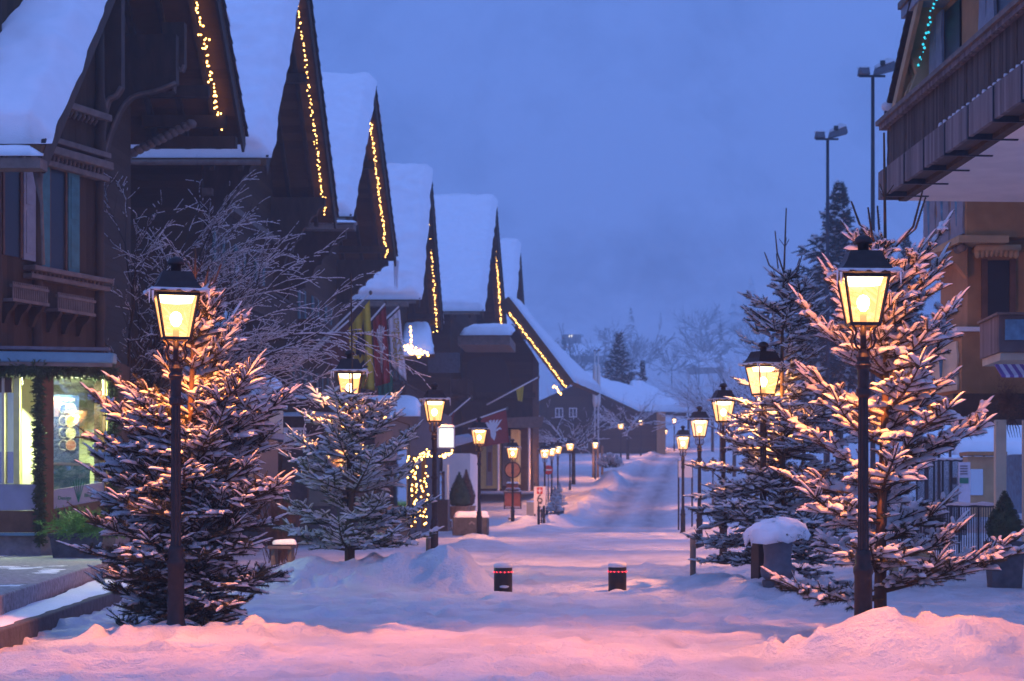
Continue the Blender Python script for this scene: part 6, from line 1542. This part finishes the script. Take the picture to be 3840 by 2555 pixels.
# flagpoles, rolled banners
for k, (px, Y, lab) in enumerate(((1369, 165, 'white flagpole with a rolled banner, left one of the close pair'), (1377, 166, 'white flagpole with a rolled banner, right one of the close pair'))):
    x = ax(px, Y); b = g1(x, Y); root = empty('flagpole', (x, Y, b), lab, 'flagpole', 'white flagpoles before the long house'); obj('pole', MB().tube([(x, Y, b - .3), (x, Y, az(808, Y))], [.09, .06], 8), 'white_paint', root, True)
    obj('rolled_banner', MB().tube([(x, Y, az(938, Y)), (x, Y, az(925, Y)), (x, Y, az(880, Y)), (x, Y, az(845, Y)), (x, Y, az(838, Y))], [.1, .21, .19, .15, .07], 9), 'white_plaster', root, True); obj('cap', MB().lathe((x, Y, az(808, Y)), [(.12, 0), (.12, .06), (.02, .1)], 8), 'iron_blue', root)
for k, (px, Y) in enumerate(((1366, 158.5), (1376, 159), (1386, 160))):
    x = ax(px, Y); b = g1(x, Y); tag(obj('post', MB().lathe((x, Y, b), [(.11, -.3), (.11, az(1033 - 2 * k, Y) - b), (.06, az(1033 - 2 * k, Y) - b + .1)], 8), 'timber_grey', None, True, (x, Y, b)), ['thick pale post below the flagpoles, nearest the lone lamp', 'thick pale post below the flagpoles, middle of three', 'thick pale post below the flagpoles, nearest the snowy shrub'][k], 'post', 'thick posts below the flagpoles')

# ================================================================ BARE TREES WITH SNOW
def bare_tree(label, base, seed, trunk, branch_fn, cat='tree', group=None, m='bark_dark', snow_w=1.25, snow_p=.9):
    root = empty('bare_tree', base, label, cat, group)
    P0 = []; P1 = []; R0 = []; R1 = []
    branch_fn(np.random.default_rng(seed), lambda a, b, r0, r1: (P0.append(a), P1.append(b), R0.append(r0), R1.append(r1)))
    P0, P1, R0, R1 = map(np.array, (P0, P1, R0, R1))
    big = R0 > np.quantile(R0, .93)
    v, q = frusta(P0[big], P1[big], R0[big], R1[big], 8); npobj('trunk', v, [q], m, root, True)
    v, q = frusta(P0[~big], P1[~big], R0[~big], R1[~big], 4); npobj('branches', v, [q], m, root, True)
    d = P1 - P0; st = np.abs(d[:, 2]) / np.linalg.norm(d, axis=1); gg = np.random.default_rng(seed + 1)
    ok = (st < .85) & (gg.random(len(P0)) < snow_p)
    w = (R0 * .75 + .010) * snow_w * (1 - .5 * st)
    v, q = snowcaps(P0[ok], P1[ok], w[ok], 1.0, seed, 5, .75); npobj('snow', v, [q], 'snow_twig', root, True)
    return root
def grow(gg, seg, p, d, L, r, lev, curl=.0, spread=.6, nseg=5, kids=4, shrink=.62, target=None):
    d = d / np.linalg.norm(d); q = np.array(p, float)
    for k in range(nseg):
        t = k / nseg
        d = d + gg.normal(0, .09, 3) + np.array([0, 0, curl]); d /= np.linalg.norm(d)
        nq = q + d * L / nseg; seg(q.copy(), nq.copy(), r * (1 - .75 * t), r * (1 - .75 * (k + 1) / nseg)); q = nq
        if lev > 0 and k > 0:
            for j in range(max(1, kids // nseg + (gg.random() < (kids % nseg) / nseg))):
                dd = d + gg.normal(0, spread, 3) * np.array([1, 1, .8]); grow(gg, seg, q, dd, L * shrink * (.6 + .6 * gg.random()), max(.006, r * (1 - .75 * t) * .5), lev - 1, curl, spread, max(3, nseg - 1), kids, shrink)
b0 = at(300, 1240, 46.0)
def big_bare(gg, seg):
    base = np.array([ax(290, 46.5), 46.5, 0.0]); top = base + np.array([.15, 0, 3.4])
    seg(base - [0, 0, .2], base + [.05, 0, 1.4], .2, .17); seg(base + [.05, 0, 1.4], top, .17, .15)
    for k in range(40):
        f = k / 39
        e = math.radians(14 + 66 * f + gg.normal(0, 5)); side = 1 if gg.random() < .86 else -1
        L = (3.6 + 2.0 * gg.random()) * (1 if side > 0 else .3); d = np.array([side * math.cos(e), gg.normal(0, .25), math.sin(e) + .25])
        start = base + (top - base) * (.55 + .45 * gg.random())
        grow(gg, seg, start, d, L, .06, 2, -.035 + .03 * (e < .5), .36, 9, 11, .34)
bare_tree('big leafless tree with arching snow lined branches between the shop chalet and the second chalet', (ax(290, 46.5), 46.5, 0), 5, None, big_bare, m='bark_dark', snow_w=1.1, snow_p=.85)
def small_bare(base, H, spread_):
    def fn(gg, seg):
        base_ = np.array(base); top = base_ + [0, 0, H * .42]; seg(base_ - [0, 0, .3], top, .16, .13)
        for k in range(14):
            a = 2 * PI * k / 14 + gg.normal(0, .2); e = .15 + .75 * gg.random()
            grow(gg, seg, top, np.array([math.cos(a) * math.cos(e), math.sin(a) * math.cos(e), math.sin(e)]), spread_ * (.8 + .4 * gg.random()), .07, 2, .02, .4, 5, 6, .5)
    return fn
BT = 'bare trees before the long house'
for px, pyb, Y, H, sp2, lab in ((1320, 1085, 150, 6.2, 2.9, 'bare snow lined tree left of the flagpoles, before the long house'), (1445, 1060, 188, 6.0, 3.0, 'bare snow lined tree right of the flagpoles, before the long house'), (1640, 1060, 205, 9, 4.5, 'large bare snowy tree beyond the right eave of the long house'), (1690, 1060, 160, 8, 3.8, 'large bare snowy tree behind the left edge of the spruce by the urn')):
    x = ax(px, Y); b = g1(x, Y); bare_tree(lab, (x, Y, b), int(px), None, small_bare((x, Y, b), H, sp2), group=BT, snow_w=2.0)
sh = None
Y = 150; x = ax(1405, Y); b = g1(x, Y)
P0 = np.tile(np.array([[x, Y, b + .2]]), (240, 1)); dd = g.normal(0, 1, (240, 3)); dd[:, 2] = np.abs(dd[:, 2]) + .2; dd /= np.linalg.norm(dd, axis=1)[:, None]; P1 = P0 + dd * 1.1 * np.array([1, 1, 1.1])
root = empty('shrub', (x, Y, b), 'dark rounded shrub powdered with snow right of the thick pale posts', 'shrub'); V, T = needles(P0 + dd * .4, P1, np.full(240, .12), 26, .012, 3); npobj('foliage', V, [T], 'needle', root); v, q = snowcaps(P0 + dd * .6, P1, np.full(240, .07), 1, 3, 5); npobj('snow', v[:], [q[: int(len(q) * .6)]], 'snow_twig', root, True)

# ================================================================ FIRS, FAR HOUSES, FOREST
def fir(label, x, Y, b, H, R, seed, top_heavy=False, m='needle_blue', snowp=.45, group='dark conifers beyond the street', cat='tree', f0=.12):
    root = empty('conifer', (x, Y, b), label, cat, group); gg = np.random.default_rng(seed)
    obj('trunk', MB().tube([(x, Y, b - .5), (x, Y, b + H * .5), (x, Y, b + H * .97)], [.02 * H * .7, .014 * H * .7, .02], 8), 'bark_dark', root, True)
    P0 = []; P1 = []; R_ = []
    n = int(H * (20 if top_heavy else 26))
    for k in range(n):
        f = f0 + (1 - f0) * (k + gg.random()) / n; 
        rad = R * (max(.08, (1 - f)) ** .8 * 1.15 if not top_heavy else math.sin(min(1, max(.05, (1.03 - f) * 1.9)) * PI / 2) * (.7 + .5 * gg.random()))
        rad *= .65 + .5 * gg.random(); a = gg.random() * 2 * PI; p = np.array([x, Y, b + H * f]); e = -.25 + .55 * f
        d = np.array([math.cos(a) * math.cos(e), math.sin(a) * math.cos(e), math.sin(e)]); ns = max(2, int(rad / .35)); q = p.copy()
        for s in range(ns):
            nq = q + d * rad / ns + np.array([0, 0, .05 * s * rad / ns]); P0.append(q); P1.append(nq); R_.append(.10 * H / 18 + .12)
            hv = np.array([-math.sin(a), math.cos(a), 0])
            if s > 0 or ns < 3:
                for sd in (-1, 1): P0.append(q); P1.append(q + (d * .6 + hv * sd * .7 + [0, 0, -.15 - .3 * gg.random()]) * rad * .38); R_.append(.09 * H / 18 + .08)
            q = nq
    P0 = np.array(P0); P1 = np.array(P1); R_ = np.array(R_)
    V, T = needles(P0, P1, R_, 30, .02, seed); cv, cq = frusta(P0, P1, R_ * .3, R_ * .1, 4); npobj('crown', np.concatenate([cv, V]), [cq, T + len(cv)], m, root)
    ok = gg.random(len(P0)) < snowp
    v, q = snowcaps(P0[ok], P1[ok], R_[ok] * .75, .7, seed, 5, .5); npobj('snow', v, [q], 'snow_twig', root, True)
for px, pyt, pyb, Y, Rp, lab, th in ((1425, 768, 900, 235, 78, 'dark fir standing behind the roof of the long house', False), (1479, 832, 910, 232, 34, 'slim small fir behind the right part of the long roof', False),
        (1932, 424, 1150, 112, 105, 'tall dark pine crown behind the second floodlight mast', True), (2085, 545, 1120, 135, 60, 'bluish conifer seen between the tallest spruce and the chalet wing', True), (2195, 585, 1100, 150, 55, 'bluish conifer directly left of the chalet wing wall', True)):
    x = ax(px, Y); b = az(pyb, Y); fir(lab, x, Y, min(b, g1(x, Y)), az(pyt, Y) - min(b, g1(x, Y)), Rp * Y / F, int(px), th, f0=.3 if th else .12, snowp=.3)
# snowy thicket right of the street
g = np.random.default_rng(77)
TH = 'snowy broadleaf trees on the right bank'
for k, (px, Y, H) in enumerate(((1585, 230, 8), (1660, 180, 9), (1740, 150, 10), (1850, 130, 10), (1900, 140, 9), (1990, 120, 9))):
    x = ax(px, Y); b = g1(x, Y); bare_tree(['bare snowy tree at the far bend, nearest the long house', 'bare snowy tree on the right bank, second from the bend', 'bare snowy tree rising behind the leader of the spruce by the urn', 'bare snowy tree left of the nearest right lamp hood', 'bare snowy tree directly behind the nearest right lamp', 'bare snowy tree behind the crown of the tallest spruce'][k], (x, Y, b), 200 + k, None, small_bare((x, Y, b), H, H * .45), group=TH, snow_w=2.4, m='bark_dark')
def seat(px, py):
    """the place on the slope that shows at this picture point"""
    Y = min(np.arange(420, 1200, 5.0), key=lambda q: abs(g1(ax(px, q), q) - az(py, q))); return Y
def far_house(label, px, py_e, Y, w, h, rise, seed):
    Y = seat(px, py_e + 18); x = ax(px, Y); h = 18 * Y / F + 1.5; w = w * Y / 850; z = az(py_e, Y); root = empty('far_house', (x, Y, z - h), label, 'house', 'houses on the misty slope')
    d = w * .8
    obj('wall', MB().prism([(x - w / 2, Y, z - h), (x - w / 2, Y + d, z - h), (x - w / 2, Y + d, z), (x - w / 2, Y + d / 2, z + rise), (x - w / 2, Y, z)], (w, 0, 0)), 'timber_grey', root)  # paler timber than near walls, haze fading put into the colour
    for s_, ya in ((-1, Y - 1.2), (1, Y + d + 1.2)):
        V, Fq = slab_snow([(x - w / 2 - 1.2, ya, z - .7), (x + w / 2 + 1.2, ya, z - .7), (x + w / 2 + 1.2, Y + d / 2, z + rise + .1), (x - w / 2 - 1.2, Y + d / 2, z + rise + .1)], .5, 14, 8, seed, .8, .1)
        npobj('roof', V, Fq, 'snow', root, True)
    for k in range(3): obj('window', MB().box(x - w * .32 + k * w * .27, x - w * .22 + k * w * .27, Y - .12, Y - .01, z - h * .55, z - h * .25), 'dark_opening', root)
    return root
far_house('misty gabled house on the slope behind the spruce leader by the urn', 1802, 856, 800, 13, 8, 4, 1)
far_house('misty house on the slope above the bend, right of the dark fir', 1625, 842, 850, 15, 8, 4, 2)
far_house('misty low house higher on the slope, left of the dark fir', 1345, 815, 880, 15, 7, 4, 3)
YL = seat(1314, 800)
o = empty('lit_house', at(1314, 790, YL), 'distant house showing only two lit windows on the misty slope', 'house'); obj('wall', MB().box(ax(1296, YL), ax(1336, YL), YL, YL + 12, az(806, YL), az(768, YL)), 'timber', o)
rf = MB(); rf.prism([(ax(1290, YL), YL - 1, az(770, YL)), (ax(1316, YL), YL - 1, az(755, YL)), (ax(1342, YL), YL - 1, az(770, YL))], (0, 16, 0)); obj('roof', rf, 'snow', o)
for a_, b_ in ((1309.5, 1312.5), (1314, 1317.5)): fr_box(a_, b_, 772, 777, YL - .3, YL - .01, 'far_window', 'window', o)
# forest on the mountain: one mass
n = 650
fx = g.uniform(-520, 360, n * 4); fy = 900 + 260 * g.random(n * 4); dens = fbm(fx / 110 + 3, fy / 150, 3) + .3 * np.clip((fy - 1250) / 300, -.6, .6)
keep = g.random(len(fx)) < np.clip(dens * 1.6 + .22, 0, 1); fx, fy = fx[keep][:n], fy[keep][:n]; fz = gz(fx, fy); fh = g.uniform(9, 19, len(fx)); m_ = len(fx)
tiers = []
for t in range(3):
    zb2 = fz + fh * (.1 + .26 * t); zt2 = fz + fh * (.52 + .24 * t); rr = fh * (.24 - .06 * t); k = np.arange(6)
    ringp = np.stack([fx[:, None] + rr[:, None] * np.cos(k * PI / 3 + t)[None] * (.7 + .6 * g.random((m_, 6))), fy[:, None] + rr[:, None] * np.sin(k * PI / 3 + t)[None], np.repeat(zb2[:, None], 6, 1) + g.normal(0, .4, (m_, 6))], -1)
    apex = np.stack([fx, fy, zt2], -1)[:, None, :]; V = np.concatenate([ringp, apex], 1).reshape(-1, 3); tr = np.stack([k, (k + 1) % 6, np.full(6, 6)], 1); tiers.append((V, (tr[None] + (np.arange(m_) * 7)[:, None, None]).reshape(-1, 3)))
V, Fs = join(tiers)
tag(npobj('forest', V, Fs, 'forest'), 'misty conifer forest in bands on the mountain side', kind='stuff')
# hillside trees one can tell apart
for k in range(30):
    px = g.uniform(1250, 1960); Y = g.uniform(420, 850); x = ax(px, Y); b = g1(x, Y); H = g.uniform(9, 20)
    root = empty('hill_tree', (x, Y, b), 'misty tree on the lower snow slope', 'tree', 'misty trees on the lower slope')
    bv = MB()
    if k % 3 == 0:
        P0 = []; P1 = []
        for j in range(60):
            f = g.random() ** .8; a = g.random() * 2 * PI; p = np.array([x, Y, b + H * (.08 + .9 * f)]); P0.append(p); P1.append(p + np.array([math.cos(a), math.sin(a), -.2]) * H * .22 * (1.05 - f))
        P0 = np.array(P0); P1 = np.array(P1); V, T = needles(P0, P1, np.full(60, .5), 14, .09, k); npobj('crown', V, [T], 'needle_blue', root)
    else:
        P0 = []; P1 = []; R0 = []; R1 = []
        small_bare((x, Y, b), H, H * .5)(np.random.default_rng(k), lambda a, b_, r0, r1: (P0.append(a), P1.append(b_), R0.append(max(r0, .05) * 1.4), R1.append(max(r1, .04) * 1.4)))
        P0, P1, R0, R1 = map(np.array, (P0, P1, R0, R1)); v, q = frusta(P0, P1, R0, R1, 3); npobj('crown', v, [q], 'bark_dark', root)
    obj('trunk', MB().tube([(x, Y, b - .5), (x, Y, b + H * .5)], [.2, .1], 6), 'bark_dark', root)

# ================================================================ WORLD, SUN, CAMERA
w = bpy.data.worlds.new('World'); S.world = w; w.use_nodes = True; nt = w.node_tree; N = nt.nodes; L = nt.links
bg = N['Background']; tc = N.new('ShaderNodeTexCoord'); sx = N.new('ShaderNodeSeparateXYZ'); L.new(tc.outputs['Generated'], sx.inputs[0])
def wm(op, a_, b_):
    n_ = N.new('ShaderNodeMath'); n_.operation = op
    for i_, v_ in enumerate((a_, b_)):
        if isinstance(v_, float): n_.inputs[i_].default_value = v_
        else: L.new(v_, n_.inputs[i_])
    return n_.outputs[0]
# sky ramp: brighter overhead and slightly behind the camera, dimmer up the valley
tt = wm('SUBTRACT', wm('MAXIMUM', sx.outputs['Z'], 0.0), wm('MULTIPLY', sx.outputs['Y'], .25))
rp = N.new('ShaderNodeValToRGB'); L.new(tt, rp.inputs[0])
rp.color_ramp.elements[0].position = 0; rp.color_ramp.elements[0].color = (*SKY0, 1); rp.color_ramp.elements[1].position = 1.0; rp.color_ramp.elements[1].color = (*SKY1, 1)
L.new(rp.outputs[0], bg.inputs[0]); bg.inputs[1].default_value = SKY_S
sk = N.new('ShaderNodeTexSky'); sk.sky_type = 'NISHITA'; sk.sun_disc = False; sk.sun_elevation = math.radians(-1.5); sk.sun_rotation = math.radians(200)
b2_ = N.new('ShaderNodeBackground'); L.new(sk.outputs[0], b2_.inputs[0]); b2_.inputs[1].default_value = .05
ad = N.new('ShaderNodeAddShader'); L.new(bg.outputs[0], ad.inputs[0]); L.new(b2_.outputs[0], ad.inputs[1]); L.new(ad.outputs[0], N['World Output'].inputs[0])
sl = bpy.data.lights.new('dusk_sun', 'SUN'); sl.energy = .03; sl.angle = math.radians(30); sl.color = (.75, .85, 1.0)
so = bpy.data.objects.new('dusk_sun', sl); C.objects.link(so); so.rotation_euler = (math.radians(35), 0, math.radians(-20))
cd = bpy.data.cameras.new('camera'); cam = bpy.data.objects.new('camera', cd); C.objects.link(cam)
cam.location = (0, 0, CZ); cam.rotation_euler = (PI / 2, 0, 0)
cd.sensor_width = 36; cd.lens = F / 2357 * 36; cd.shift_x = (1178.5 - VX) / 2357; cd.shift_y = (HY - 784) / 2357
cd.clip_start = .5; cd.clip_end = 5000
cd.dof.use_dof = True; cd.dof.focus_distance = 21; cd.dof.aperture_fstop = 4.0
S.camera = cam
S.view_settings.view_transform = 'Standard'; S.view_settings.look = 'None'; S.view_settings.exposure = 0; S.view_settings.gamma = 1
cy = S.cycles
cy.use_denoising = True; cy.denoiser = 'OPENIMAGEDENOISE'
cy.max_bounces = 6; cy.diffuse_bounces = 3; cy.glossy_bounces = 2; cy.transmission_bounces = 2; cy.volume_bounces = 3; cy.transparent_max_bounces = 10
cy.sample_clamp_indirect = 3.0; cy.sample_clamp_direct = 0
cy.use_light_tree = True; cy.caustics_reflective = False; cy.caustics_refractive = False
